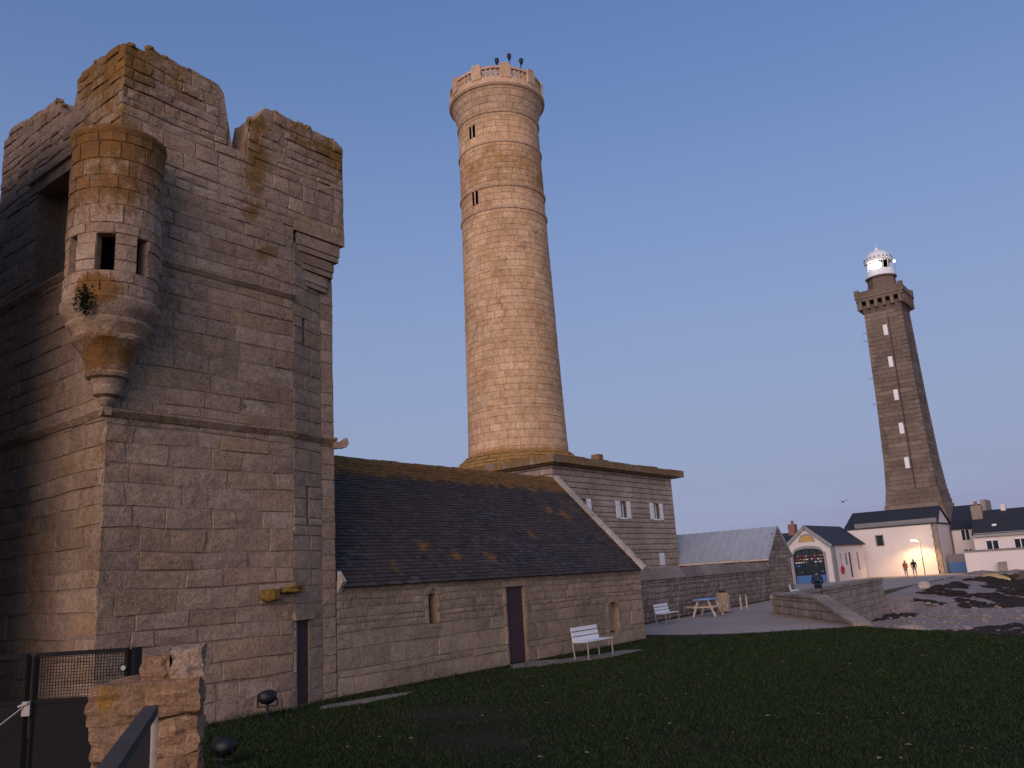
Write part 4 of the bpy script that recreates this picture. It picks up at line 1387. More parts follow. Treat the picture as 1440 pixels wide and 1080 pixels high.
qs = [(a, b, c, c, e, d_) for (a, b, c, _, e, d_) in courses(SX0, SX1, 0, SR, (0.2, 0.3), (0.3, 0.6), ry, top=lambda x: SE + (SR - SE) * (1 - abs(x - sx) / (SX1 - sx)) - .02, slope=True)]
si = wall_items((0, SY0, 0), (1, 0, 0), (0, -1, 0), qs, ry, warp=0.03, gap=0.012, inset=0.014, jit=0.010, depth=0.04)
qs = courses(SY0, SY1, 0, SE, (0.2, 0.3), (0.3, 0.6), ry)
si += wall_items((SX0, 0, 0), (0, 1, 0), (-1, 0, 0), qs, ry, warp=0.03, gap=0.012, inset=0.014, jit=0.010, depth=0.04)
lay(shed, si, M_RUBBLE)
MB().extrude([(SX0 + .03, SY0 + .03, 0), (SX0 + .03, SY0 + .03, SE - .05), (sx, SY0 + .03, SR - .06), (SX1, SY0 + .03, SE - .05), (SX1, SY0 + .03, 0)], (0, SY1 - SY0 - .03, 0)).build('joint_core', M_JOINT, shed)
sl_l = math.hypot(sx - SX0 + .15, SR - SE + .1)
for side in (-1, 1):
    e0 = Vector((sx + side * (sx - SX0 + .18), 0, SE - .03)); r0 = Vector((sx, 0, SR + .05))
    d = (r0 - e0); nn = Vector((side * d.z, 0, abs(d.x))).normalized()
    zr = MB().extrude([(e0.x, SY0 - .12, e0.z), (r0.x, SY0 - .12, r0.z), (r0.x, SY1, r0.z), (e0.x, SY1, e0.z)], nn * 0.05).build('roof_slope', M_ZINC, shed)
    y = SY0 - .1
    while y < SY1:
        a = Vector((e0.x, y, e0.z)) + nn * 0.06; b = Vector((r0.x, y, r0.z)) + nn * 0.06
        MB().bar(a, b, 0.035, 0.06, up=nn).build('standing_seam', M_ZINC, zr)
        y += 0.5
MB().box((SX0 - .28, SY0 - .12, SE - .13), (SX0 - .16, SY1, SE - .02)).build('gutter', M_PALE, shed)

# ================================================================== sea walls
rs = random.Random(23)
sw = thing('sea_wall', 'long low granite sea wall running from the path towards the white hall', 'wall', (46, 14.4, 0))
P0, P1 = Vector((36.0, 13.55, 0)), Vector((57.2, 15.0, 0))
d = (P1 - P0).normalized(); nn = Vector((d.y, -d.x, 0)); ln = (P1 - P0).length
it = wall_items(P0, d, nn, courses(0, ln, -1.6, 0.66, (0.25, 0.4), (0.4, 1.0), rs), rs, warp=0.04, gap=0.010, inset=0.014, jit=0.012, depth=0.05)
it += wall_items(P1, Vector((-nn.x, -nn.y, 0)), d, courses(0, 0.5, -1.6, 0.66, (0.25, 0.4), (0.3, 0.5), rs), rs, gap=0.02, inset=0.02, jit=0.01)
lay(sw, it, M_SEAWALL)
MB().obox((P0 + P1) / 2 - nn * 0.28 + Vector((0, 0, -.47)), d, nn, (0, 0, 1), ln / 2 - .03, 0.24, 1.12).build('joint_core', M_JOINT, sw)
for p, q in split(0, ln, 0.8, 1.5, rs):
    MB().obox(P0 + d * (p + q) / 2 - nn * 0.24 + Vector((0, 0, 0.735)), d, nn, (0, 0, 1), (q - p) / 2 - .006, 0.31, 0.072).build('coping_stone', M_SEAWALL, sw)
nw = thing('ramp_wall', 'short granite wall with a sloping end at the edge of the lawn', 'wall', (32, 10.8, 0))
Q0, Q1 = Vector((35.85, 13.45, 0)), Vector((28.75, 8.2, 0))
d = (Q1 - Q0).normalized(); nn = Vector((-d.y, d.x, 0))
if nn.dot(WH) > 0: nn = -nn
ln = (Q1 - Q0).length
topw = lambda u_: 0.80 if u_ < ln * 0.60 else 0.80 - (u_ - ln * 0.60) / (ln * 0.40) * 0.74
it = wall_items(Q0, d, nn, courses(0, ln, -0.02, 0.80, (0.18, 0.28), (0.3, 0.8), rs, top=topw, slope=True), rs, gap=0.010, inset=0.014, jit=0.010, depth=0.05)
it += wall_items(Q0 - nn * 0.45, d, -nn, courses(0, ln, -1.2, 0.80, (0.22, 0.32), (0.4, 0.8), rs, top=topw, slope=True), rs, gap=0.010, inset=0.014, jit=0.010, depth=0.05)
it += wall_items(Q0 - nn * 0.45, nn, -d, courses(0, 0.45, -.02, 0.8, (0.2, 0.28), (0.3, 0.45), rs), rs, gap=0.02, inset=0.02, jit=0.01)
lay(nw, it, M_SEAWALL)
pts = [Q0 + d * u_ - nn * 0.04 + Vector((0, 0, z)) for u_, z in ((0.03, -1.2), (ln, -1.2), (ln, 0.03), (ln * .6, 0.76), (0.03, 0.76))]
MB().extrude(pts, -nn * 0.37).build('joint_core', M_JOINT, nw)
us = [0.0, ln * .15, ln * .3, ln * .45, ln * .60, ln * .7, ln * .8, ln * .9, ln + .15]
for a, b in zip(us[:-1], us[1:]):
    pa = Q0 + d * a + Vector((0, 0, topw(a) + .05)) - nn * .225; pb = Q0 + d * (b - .01) + Vector((0, 0, topw(b) + .05)) - nn * .225
    MB().bar(pa, pb, 0.56, 0.10).build('coping_stone', M_SEAWALL, nw)

# ================================================================== the town across the bay
def gable_house(root, x0, x1, y0, y1, eave, ridge, axis, wall_mat, roof_mat, over=0.25, holes=()):
    """plain body + roof; axis = 'x' or 'y' is the ridge direction. Returns nothing"""
    b = MB()
    if axis == 'y':
        xm = (x0 + x1) / 2
        b.extrude([(x0, y0, -.1), (x0, y0, eave), (xm, y0, ridge), (x1, y0, eave), (x1, y0, -.1)], (0, y1 - y0, 0))
        for s in (-1, 1):
            e0 = Vector((xm + s * (xm - x0 + over), 0, eave - over * (ridge - eave) / (xm - x0) + .02)); r0 = Vector((xm, 0, ridge + .02))
            nn = Vector((s * (ridge - eave), 0, xm - x0)).normalized()
            MB().extrude([(e0.x, y0 - .06, e0.z), (r0.x, y0 - .06, r0.z), (r0.x, y1 + .06, r0.z), (e0.x, y1 + .06, e0.z)], nn * 0.14).build('roof_slope', roof_mat, root)
    else:
        ym = (y0 + y1) / 2
        b.extrude([(x0, y0, -.1), (x0, y0, eave), (x0, ym, ridge), (x0, y1, eave), (x0, y1, -.1)], (x1 - x0, 0, 0))
        for s in (-1, 1):
            e0 = Vector((0, ym + s * (ym - y0 + over), eave - over * (ridge - eave) / (ym - y0) + .02)); r0 = Vector((0, ym, ridge + .02))
            nn = Vector((0, s * (ridge - eave), ym - y0)).normalized()
            MB().extrude([(x0 - .15, e0.y, e0.z), (x0 - .15, r0.y, r0.z), (x1 + .06, r0.y, r0.z), (x1 + .06, e0.y, e0.z)], nn * 0.14).build('roof_slope', roof_mat, root)
    return b.build('wall', wall_mat, root)


# --- boathouse
BX, BY0, BY1 = 84.0, 26.35, 30.65
bym = (BY0 + BY1) / 2
bh = thing('boathouse', 'small white boathouse with dark slate roof and wide arched glazed doorway', 'boathouse', (89, bym, 0))
b = MB()
# front gable with the arched opening cut out
def arch_z(y, y0=27.05, y1=30.05, zs=2.75, rise=0.55):
    t = (y - (y0 + y1) / 2) / ((y1 - y0) / 2)
    return zs + rise * math.sqrt(max(0, 1 - t * t))
ARY = [27.05 + 3.0 * i / 14 for i in range(15)]
gz = lambda y: 3.62 + (5.42 - 3.62) * (1 - abs(y - bym) / (bym - BY0))
strips = [BY0] + ARY + [BY1]
for i in range(len(strips) - 1):
    ya, yb = strips[i], strips[i + 1]
    inside = 27.05 - 1e-6 <= ya and yb <= 30.05 + 1e-6
    la, lb = (arch_z(ya), arch_z(yb)) if inside else (-.1, -.1)
    seg = [ya, bym, yb] if ya < bym < yb else [ya, yb]
    for p, q in zip(seg[:-1], seg[1:]):
        f = lambda y: la + (lb - la) * (y - ya) / (yb - ya)
        b.extrude([(BX, p, f(p)), (BX, q, f(q)), (BX, q, gz(q)), (BX, p, gz(p))], (0.35, 0, 0))
slt = [(86.6, 87.15, 0.72, 2.68), (89.6, 90.25, 0.25, 2.72), (92.35, 92.95, 0.88, 2.68)]
skin(b, (0, BY0, 0), (1, 0, 0), (0, -1, 0), BX + .3, 95.0, -.1, 3.62, slt, back=0.0, reveal=0.2)
b.box((BX + .35, BY1 - .3, -.1), (95, BY1, 3.6))
b.extrude([(95, BY0 + .01, -.1), (95, BY0 + .01, 3.62), (95, bym, 5.4), (95, BY1, 3.62), (95, BY1, -.1)], (-0.2, 0, 0))
b.build('wall', M_WHITE, bh)
for s in (-1, 1):
    nn = Vector((0, s * 1.8, bym - BY0)).normalized()
    e0 = Vector((0, bym + s * (bym - BY0 + .25), 3.62 - .2)); r0 = Vector((0, bym, 5.45))
    MB().extrude([(BX - .25, e0.y, e0.z), (BX - .25, r0.y, r0.z), (95.1, r0.y, r0.z), (95.1, e0.y, e0.z)], nn * 0.12).build('roof_slope', M_DARKSLATE, bh)
    vb = MB().bar((BX - .28, e0.y, e0.z - .05), (BX - .28, r0.y, r0.z - .05), 0.06, 0.26, up=(0, 0, 1)); vb.build('verge_board', M_GREYTRIM, bh)
# arch surround
ar = MB()
for p, q in zip(ARY[:-1], ARY[1:]):
    ar.extrude([(BX - .05, p, arch_z(p)), (BX - .05, q, arch_z(q)), (BX - .05, q, arch_z(q) + .26), (BX - .05, p, arch_z(p) + .26)], (0.2, 0, 0))
ar.build('arch_surround', M_GREYTRIM, bh)
for p in (26.83, 30.05): MB().box((BX - .048, p, -.05), (BX + .2, p + .22, 2.9)).build('arch_jamb', M_GREYTRIM, bh)
MB().box((BX + .1, BY0 - .10, 0), (BX + 1.25, BY0 - .005, 3.35)).build('corner_pier', M_GREYTRIM, bh)
# glazed doors: dark glass, blue lower panels, blue frame, rows of floats seen behind the glass
dr = MB().box((BX + .28, 27.05, -.02), (BX + .32, 30.05, 3.3)).build('glazed_door', M_GLASS, bh)
MB().box((BX + .2, 27.07, 0.0), (BX + .27, 30.03, 0.72)).build('lower_panel', M_BLUE, dr)
for i in range(5):
    y = 27.07 + 2.96 * i / 4
    MB().box((BX + .21, y - .04, 0.72), (BX + .275, y + .04, arch_z(min(30.0, max(27.1, y))) - .02)).build('door_stile', M_NAVY, dr)
for z in (1.25, 1.85, 2.4): MB().box((BX + .225, 27.09, z), (BX + .272, 30.01, z + .06)).build('glazing_bar', M_NAVY, dr)
rb = random.Random(4)
for row, z in enumerate((2.62, 2.28, 1.98, 1.62, 1.05)):
    for k in range(11):
        if rb.random() < (0.12, 0.15, 0.25, 0.72, 0.7)[row]: continue
        y = 27.2 + 2.7 * k / 10 + rb.uniform(-.04, .04)
        m = MB(); rough_stone(m, (BX + .24, y, z + rb.uniform(-.04, .04)), (0.03, rb.uniform(.10, .16), rb.uniform(.06, .10)), rb, 1, 0.15)
        m.build('hanging_float', rb.choice([M_WHITEPAINT, M_ORANGE, M_BRASS, M_WHITEPAINT, M_RED] if row < 3 else [M_GREENP, M_GREYCLOTH, M_BLUE]), dr)
# half round panel in the gable
hp = [(BX - .04, bym + .68 * math.cos(math.pi * i / 12), 3.92 + .68 * math.sin(math.pi * i / 12)) for i in range(13)]
MB().extrude(hp, (0.06, 0, 0)).build('half_round_panel', M_BRASS, bh)
hr = MB()
for i in range(12):
    t0, t1 = math.pi * i / 12, math.pi * (i + 1) / 12
    hr.extrude([(BX - .07, bym + r_ * math.cos(t), 3.92 + r_ * math.sin(t)) for t, r_ in ((t0, .66), (t0, .8), (t1, .8), (t1, .66))], (0.07, 0, 0))
hr.build('half_round_frame', M_GREYTRIM, bh)
for (a, b_, c, d_) in slt:
    MB().box((a - .02, BY0 + .02, c - .02), (b_ + .02, BY0 + .06, d_ + .02)).build('window', M_GLASS if a < 89 or a > 92 else M_DOOR, bh)
MB().box((88.35, BY0 - .03, 1.5), (88.75, BY0 - .004, 2.66)).build('notice_board', M_GREYCLOTH, bh)
m = MB()
for i in range(14):
    t0, t1 = 2 * math.pi * i / 14, 2 * math.pi * (i + 1) / 14
    m.tube((86.7 + .33 * math.cos(t0), BY0 - .1, 1.05 + .33 * math.sin(t0)), (86.7 + .33 * math.cos(t1), BY0 - .1, 1.05 + .33 * math.sin(t1)), 0.09, n=8)
tag(m.build('life_ring', M_RED), 'red life ring hanging on the side wall of the boathouse', 'life ring')

# --- white hall with the street lamp
HX, HY0, HY1, HE = 97.0, 19.25, 28.6, 5.1
hall = thing('white_hall', 'long white rendered hall with dark slate roof and one small square window', 'building', (100, 24, 0))
b = MB()
skin(b, (HX, 0, 0), (0, 1, 0), (-1, 0, 0), HY0 + .5, HY1, -.1, HE, [(24.7, 25.4, 3.25, 4.3)], back=0.0, reveal=0.25)
b.extrude([(HX + .3, HY0 + .02, -.1), (HX + .3, HY0 + .02, HE), (HX + 2.6, HY0 + .02, HE + 1.8), (104, HY0 + .02, HE), (104, HY0 + .02, -.1)], (0, .28, 0))
b.box((HX + .02, HY1 - .3, -.1), (104, HY1, HE))
b.build('wall', M_WHITE, hall)
MB().box((HX + .2, 24.65, 3.2), (HX + .24, 25.45, 4.35)).build('window', M_GLASS, hall)
for (p, q, r_, s_) in ((24.62, 24.70, 3.2, 4.36), (25.40, 25.48, 3.2, 4.36), (24.62, 25.48, 4.3, 4.38), (24.62, 25.48, 3.17, 3.25)):
    MB().box((HX - .03, p, r_), (HX + .1, q, s_)).build('window_frame', M_GREYTRIM, hall)
z = 0.0
k = 0
while z < HE - .05:       # toothed corner stones
    w = 0.55 if k % 2 else 0.35
    MB().box((HX - .04, HY0 - .02, z), (HX + .3, HY0 + w, min(z + .40, HE))).build('quoin', M_QUOIN, hall)
    z += 0.41; k += 1
MB().box((HX - .1, HY0 - .1, HE), (104, HY1 + .3, HE + .14)).build('eave_board', M_DARKSLATE, hall)
MB().box((HX + .1, HY0 - .05, HE + .14), (HX + .5, HY1 - 1.1, HE + .62)).build('parapet_band', M_FASCIA, hall)
MB().extrude([(HX + .3, HY1 + .2, HE + .14), (HX + .3, HY0 - .15, HE + .14), (HX + 2.6, HY0 - .15, HE + 1.95), (HX + 2.6, HY1 - .4, HE + 1.95)], (0.1, 0, -0.12)).build('roof_slope', M_DARKSLATE, hall)
MB().extrude([(104.1, HY1 + .2, HE + .14), (104.1, HY0 - .15, HE + .14), (HX + 2.6, HY0 - .15, HE + 1.95), (HX + 2.6, HY1 - .4, HE + 1.95)], (0.0, 0, -0.12)).build('roof_slope', M_DARKSLATE, hall)

lp = Vector((95.4, 20.75, 0))
lamp = thing('street_lamp', 'lit street lamp on a slim pole in front of the white hall', 'street lamp', lp)
MB().tube(lp, lp + Vector((0, 0, 3.55)), 0.06, 0.04, 10).build('pole', M_STEEL, lamp)
MB().tube(lp + Vector((0, 0, 3.5)), lp + Vector((0.0, 0.55, 3.62)), 0.03, 0.03, 8).build('arm', M_STEEL, lamp)
MB().obox(lp + Vector((0, 0.5, 3.58)), (0, 1, .15), (1, 0, 0), (0, -.15, 1), 0.36, 0.13, 0.05).build('lamp_head', M_STEEL, lamp)
MB().obox(lp + Vector((0, 0.5, 3.49)), (0, 1, .15), (1, 0, 0), (0, -.15, 1), 0.30, 0.15, 0.045).build('lamp_lens', M_LAMP, lamp)
pt = bpy.data.objects.new('lamp_light', bpy.data.lights.new('lamp_light', 'SPOT'))
pt.data.energy = 800; pt.data.color = (1.0, 0.62, 0.26); pt.data.shadow_soft_size = 0.12
pt.data.spot_size = rad(150); pt.data.spot_blend = 0.5
pt.location = (0, 0.5, 3.40)
COL.objects.link(pt); pt.parent = lamp

# --- house behind the hall, its gate, and the house to the right
h2 = thing('slate_house', 'narrow white house with stone quoins and dark roof right of the hall', 'house', (106, 17.4, 0))
gable_house(h2, 103.0, 110.0, 15.9, 19.0, 4.6, 7.0, 'y', M_WHITE, M_DARKSLATE)
z = 0.0
while z < 4.5:
    MB().box((102.96, 15.86, z), (103.3, 16.4 if int(z / .4) % 2 else 16.2, z + .38)).build('quoin', M_QUOIN, h2)
    z += 0.4
MB().box((104.5, 15.5, 4.2), (108.2, 15.98, 7.5)).build('chimney_gable', M_TERRA, h2)
for zz in (1.2, 3.3):
    wn = MB().box((102.95, 17.3, zz), (102.99, 18.1, zz + 1.1)).build('window', M_GLASS, h2)
    for (p, q, r_, s_) in ((17.24, 17.33, zz - .05, zz + 1.15), (18.07, 18.16, zz - .05, zz + 1.15), (17.66, 17.74, zz, zz + 1.1), (17.24, 18.16, zz + 1.1, zz + 1.18)):
        MB().box((102.91, p, r_), (102.945, q, s_)).build('frame', M_WHITEPAINT, wn)
gt = thing('blue_gate', 'low blue boarded gate between the hall and the garden wall', 'gate', (98.6, 17.9, 0))
for i in range(8):
    y = 17.0 + i * 0.24
    MB().box((98.4, y + .01, 0.02), (98.46, y + .23, 1.05)).build('board', M_BLUE, gt)
MB().box((98.5, 16.9, 0.3), (98.55, 19.0, 1.9)).build('grey_panel', M_GREYCLOTH, gt)
h3 = thing('right_white_house', 'low white house with blue slate roof and chimneys at the right edge', 'house', (100.5, 10, 0))
gable_house(h3, 98.0, 104.5, 2.5, 16.2, 3.75, 6.05, 'y', M_WHITE, M_DARKSLATE)
MB().box((99.9, 15.3, 5.0), (101.0, 16.28, 6.7)).build('chimney', M_QUOIN, h3)
MB().tube((100.4, 15.8, 6.7), (100.4, 15.8, 7.15), 0.18, 0.15, 10).build('chimney_pot', M_BRICK, h3)
MB().box((100.9, 13.2, 5.8), (101.6, 13.65, 6.65)).build('chimney', M_WHITE, h3)
MB().box((97.7, 2.6, 3.42), (97.96, 16.1, 3.80)).build('gutter_band', M_GREYTRIM, h3)
for y in (5.0, 8.2, 11.5, 14.0):
    wn = MB().box((97.94, y, 1.7), (97.985, y + 1.1, 3.0)).build('window', M_GLASS, h3)
    for (p, q, r_, s_) in ((y - .06, y + .03, 1.66, 3.06), (y + 1.07, y + 1.16, 1.66, 3.06), (y + .51, y + .59, 1.72, 3.0), (y - .06, y + 1.16, 3.0, 3.08), (y - .1, y + 1.2, 1.58, 1.68)):
        MB().box((97.90, p, r_), (97.935, q, s_)).build('frame', M_WHITEPAINT, wn)
MB().box((98.6, 14.0, 4.45), (99.0, 14.4, 4.65)).build('roof_light', M_WHITEPAINT, h3)
gw = thing('garden_wall', 'white rendered garden wall with dark tiled top in front of the right house', 'wall', (95.2, 9, 0))
MB().box((95.0, -2, -.1), (95.3, 16.75, 2.0)).build('wall', M_WHITE, gw)
for i in range(20):
    y = -2 + i * 0.94
    MB().extrude([(94.86, y, 2.0), (95.44, y, 2.0), (95.15, y, 2.17)], (0, 0.92, 0)).build('coping_tile', M_QUOIN, gw)
MB().box((94.97, 9.0, 2.3 - 1.0), (94.995, 11.0, 2.3 - .5)).build('louvre', M_GREYTRIM, gw)
tag(MB().box((94.2, 13.2, 0), (94.75, 13.85, 0.75)).extrude([(94.15, 13.15, 0.75), (94.8, 13.15, 0.75), (94.5, 13.15, 0.92)], (0, 0.75, 0)).build('meter_cabinet', M_TERRA), 'small squat cabinet at the foot of the garden wall', 'cabinet')
bank = MB()
for i in range(90):
    rough_stone(bank, (rb.uniform(86.5, 93.5), rb.uniform(-6, 16), rb.uniform(-.5, .0)), (rb.uniform(.4, 1.2), rb.uniform(.5, 1.4), rb.uniform(.15, .4)), rb, 1, 0.3)
tag(bank.build('rocky_bank', M_RUBBLE), 'brown rocky bank below the garden wall', 'rocks', kind='stuff')
# far roofs peeping over
h4 = thing('far_house', 'distant brown roof and chimney just left of the boathouse gable', 'house', (120, 42.5, 0))
gable_house(h4, 117, 123, 41.2, 46.5, 4.2, 6.0, 'y', M_TERRA, M_DARKSLATE)
MB().box((119.3, 42.0, 5.4), (120.6, 42.9, 7.3)).build('chimney', M_BRICK, h4)
MB().tube((120, 42.4, 7.3), (120, 42.4, 7.8), 0.2, 0.2, 8).build('chimney_pot', M_BRICK, h4)
h5 = thing('far_house', 'tip of a distant roof and white chimney right beside the keepers building', 'house', (84, 41, 0))
gable_house(h5, 81, 88, 36.2, 42.5, 3.0, 5.0, 'x', M_WHITE, M_DARKSLATE)
MB().box((81.5, 38.4, 4.2), (82.2, 38.9, 5.5)).build('chimney', M_WHITE, h5)

# ================================================================== tall far lighthouse
EX, EY = 159.4, 33.75
far = thing('tall_lighthouse', 'tall square stone lighthouse with white windows and lit white lantern in the distance', 'lighthouse', (EX, EY, 0))
prof = [(0, 5.6), (6, 5.3), (8.5, 4.9), (10.5, 4.45), (13, 4.05), (18, 3.72), (29, 3.40), (45.2, 3.12)]
V, Fc = [], []
def sq(h_, z): return [(EX - h_, EY - h_, z), (EX + h_, EY - h_, z), (EX + h_, EY + h_, z), (EX - h_, EY + h_, z)]
dense = []
for (za, ha), (zb_, hb) in zip(prof[:-1], prof[1:]):
    n = max(1, int((zb_ - za) / 0.75))
    dense += [(za + (zb_ - za) * i / n, ha + (hb - ha) * i / n) for i in range(n)]
dense.append(prof[-1])
re_ = random.Random(31)
em = MB()
for (za, ha), (zb_, hb) in zip(dense[:-1], dense[1:]):      # courses of rock-faced stone
    j = re_.uniform(-.025, .03)
    a, c = sq(ha + j, za + .02), sq(hb + j, zb_ - .02)
    em.add(a + c, [(0, 1, 5, 4), (1, 2, 6, 5), (2, 3, 7, 6), (3, 0, 4, 7), (4, 5, 6, 7), (3, 2, 1, 0)])
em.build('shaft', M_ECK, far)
for (za, ha), (zb_, hb) in zip(dense[:-1], dense[1:]):       # toothed corner stones
    if za < 8: continue
    for sx_, sy_ in ((-1, 1), (-1, -1), (1, -1)):
        w = re_.choice((0.7, 1.1))
        h_ = (ha + hb) / 2
        MB().box((EX + sx_ * (h_ + .06) - (0 if sx_ < 0 else w), EY + sy_ * (h_ + .06) - (0 if sy_ < 0 else w), za + .05), (EX + sx_ * (h_ + .06) + (w if sx_ < 0 else 0), EY + sy_ * (h_ + .06) + (w if sy_ < 0 else 0), zb_ - .05)).build('corner_stone', M_ECK, far)
for z in (41.5, 35.6, 29.55, 23.55, 17.5):
    hw = np.interp(z, [p[0] for p in prof], [p[1] for p in prof]) + .06
    MB().box((EX - hw - .04, EY - .36, z - .95), (EX - hw + .3, EY + .36, z + .95)).build('white_window', M_WHITEPAINT, far)
MB().bar((EX - 3.22, EY - .75, 44), (EX - 4.1, EY - .75, 13), 0.12, 0.10).build('conductor_cable', M_BLACK, far)
for z, s in ((41.6, 1), (33.2, 1), (28.5, 1), (40.2, 1)):
    hw = np.interp(z, [p[0] for p in prof], [p[1] for p in prof])
    MB().tube((EX - hw + .3, EY + hw - .1, z), (EX - hw + .3, EY + hw + 1.0, z + .1), 0.05, 0.03, 6).build('bracket', M_BLACK, far)
# corbelled gallery
MB().add(sq(3.12, 45.1) + sq(3.55, 46.3) + sq(3.75, 46.6), [(0, 1, 5, 4), (1, 2, 6, 5), (2, 3, 7, 6), (3, 0, 4, 7), (4, 5, 9, 8), (5, 6, 10, 9), (6, 7, 11, 10), (7, 4, 8, 11), (8, 9, 10, 11)]).build('corbel_table', M_ECK, far)
for side in range(4):
    for i in range(6):
        o = -3.4 + 6.8 * i / 5
        p = [(EX - 3.78, EY + o), (EX + o, EY - 3.78), (EX + 3.78, EY + o), (EX + o, EY + 3.78)][side]
        MB().box((p[0] - .28, p[1] - .28, 45.9), (p[0] + .28, p[1] + .28, 47.35)).build('corbel', M_ECK, far)
MB().add(sq(4.02, 47.36) + sq(4.02, 48.05), [(0, 1, 5, 4), (1, 2, 6, 5), (2, 3, 7, 6), (3, 0, 4, 7), (4, 5, 6, 7), (3, 2, 1, 0)]).build('gallery_floor', M_ECK, far)
MB().add(sq(4.16, 47.95) + sq(4.16, 48.2), [(0, 1, 5, 4), (1, 2, 6, 5), (2, 3, 7, 6), (3, 0, 4, 7), (4, 5, 6, 7), (3, 2, 1, 0)]).build('gallery_moulding', M_ECK, far)
for a, b_ in (((-3.98, -3.98), (-3.6, 3.98)), ((3.6, -3.98), (3.98, 3.98)), ((-3.6, -3.98), (3.6, -3.6)), ((-3.6, 3.6), (3.6, 3.98))):
    MB().box((EX + a[0], EY + a[1], 48.2), (EX + b_[0], EY + b_[1], 49.25)).build('parapet', M_ECK, far)
for sx_ in (-1, 1):
    for sy_ in (-1, 1): MB().box((EX + sx_ * 3.75 - .4, EY + sy_ * 3.75 - .4, 48.2), (EX + sx_ * 3.75 + .4, EY + sy_ * 3.75 + .4, 49.6)).build('parapet_pier', M_ECK, far)
MB().lathe((EX, EY), [(2.75, 48.2), (2.75, 50.2), (2.5, 50.25), (2.45, 51.75), (2.75, 51.9), (2.75, 52.1)], 8, rad(22.5), rad(382.5)).build('watch_room', M_ECK, far)
lan = MB().lathe((EX, EY), [(2.7, 52.1), (2.75, 52.2), (2.45, 52.35), (2.35, 53.4), (2.2, 53.5), (1.9, 53.5)], 32).build('lantern_base', M_WHITEPAINT, far, smooth=True)
MB().lathe((EX, EY), [(1.7, 53.4), (1.7, 55.2)], 24).build('lantern_room', M_DARK, far)
for i in range(12):
    a = 2 * math.pi * i / 12
    MB().bar((EX + 2.0 * math.cos(a), EY + 2.0 * math.sin(a), 53.4), (EX + 2.0 * math.cos(a + .12), EY + 2.0 * math.sin(a + .12), 55.2), 0.1).build('glazing_bar', M_WHITEPAINT, far)
mb = MB(); rough_stone(mb, (EX - 1.75, EY + .25, 54.2), (0.35, 1.25, 0.72), rb, 2, 0.05); mb.build('lamp', M_LANTERN, far, smooth=True)
dome = [(2.15, 55.1), (2.45, 55.2), (2.5, 55.45), (2.3, 55.6), (2.25, 55.9), (2.05, 56.4), (1.65, 56.9), (1.1, 57.25), (0.5, 57.45), (0.28, 57.6), (0.36, 57.85), (0.2, 58.1), (0.06, 58.2), (0.04, 59.0), (0.0, 59.0)]
MB().lathe((EX, EY), dome, 32).build('dome', M_WHITEPAINT, far, smooth=True)
for i in range(20):
    a = 2 * math.pi * i / 20
    mb = MB(); rough_stone(mb, (EX + 2.42 * math.cos(a), EY + 2.42 * math.sin(a), 55.75), (0.12, 0.12, 0.24), rb, 1, 0.05); mb.build('dome_cresting', M_FASCIA, far)
mb = MB(); rough_stone(mb, (EX - 1.0, EY - 2.9, 54.4), (0.22, 0.22, 0.3), rb, 2, 0.05); mb.build('side_beacon', M_BEACON, far, smooth=True)
MB().tube((EX - 1.0, EY - 2.9, 52.2), (EX - 1.0, EY - 2.9, 54.2), 0.07, 0.05, 6).build('beacon_mast', M_STEEL, far)

# ================================================================== plain building added out of view to shade the tower's left face
shade_root = thing('shade_building', 'tall plain rendered building added out of view to shade the ruined tower', 'building', (-2, 22, 0))
gable_house(shade_root, -7, 4.75, 14.6, 27, 12.2, 14.5, 'y', M_GREYTRIM, M_DARKSLATE, over=0.1)
for yy in (18, 21, 24):
    for zz in (1.5, 4.5, 7.5): MB().box((4.75, yy, zz), (4.79, yy + 1, zz + 1.4)).build('window', M_GLASS, shade_root)

# ================================================================== street furniture
def bench(p, ang, L, label, mat=M_WHITEPAINT):
    """back-left foot p, ang of the long side, faces to the right hand of it"""
    e = Vector((math.cos(ang), math.sin(ang), 0)); f = Vector((e.y, -e.x, 0))
    p = Vector(p)
    root = thing('bench', label, 'bench', p + e * L / 2 + f * 0.22, 'white slatted benches')
    P = lambda a, b, z: p + e * a + f * b + Vector((0, 0, z))
    for a in (0.03, L - .03):
        MB().tube(P(a, 0.02, 0), P(a, -0.05, 0.80), 0.022, 0.022, 8).build('back_leg', M_STEEL, root)
        MB().tube(P(a, 0.44, 0), P(a, 0.44, 0.42), 0.022, 0.022, 8).build('front_leg', M_STEEL, root)
        MB().bar(P(a, 0.0, 0.40), P(a, 0.47, 0.42), 0.03, 0.03).build('seat_bearer', M_STEEL, root)
    for k in range(4):
        MB().obox(P(L / 2, 0.07 + .115 * k, 0.435 + .003 * k), e, f, (0, 0, 1), L / 2, 0.048, 0.014).build('seat_slat', mat, root)
    for k, z in enumerate((0.50, 0.62, 0.745)):
        c = P(L / 2, 0.012 - 0.022 * k, z)
        MB().obox(c, e, f, Vector((0, 0, 1)) - f * 0.08, L / 2, 0.013, 0.048).build('back_slat', mat, root)
    return root


bench((18.82, 12.80, 0.01), 0.0, 1.25, 'white slatted bench on the lawn beside the chapel wall')
bench((30.75, 16.85, 0), 0.06, 1.3, 'white slatted bench at the near end of the rubble yard wall')
bench((51.6, 18.9, 0), 0.3, 1.3, 'tiny far white bench at the far end of the yard wall')

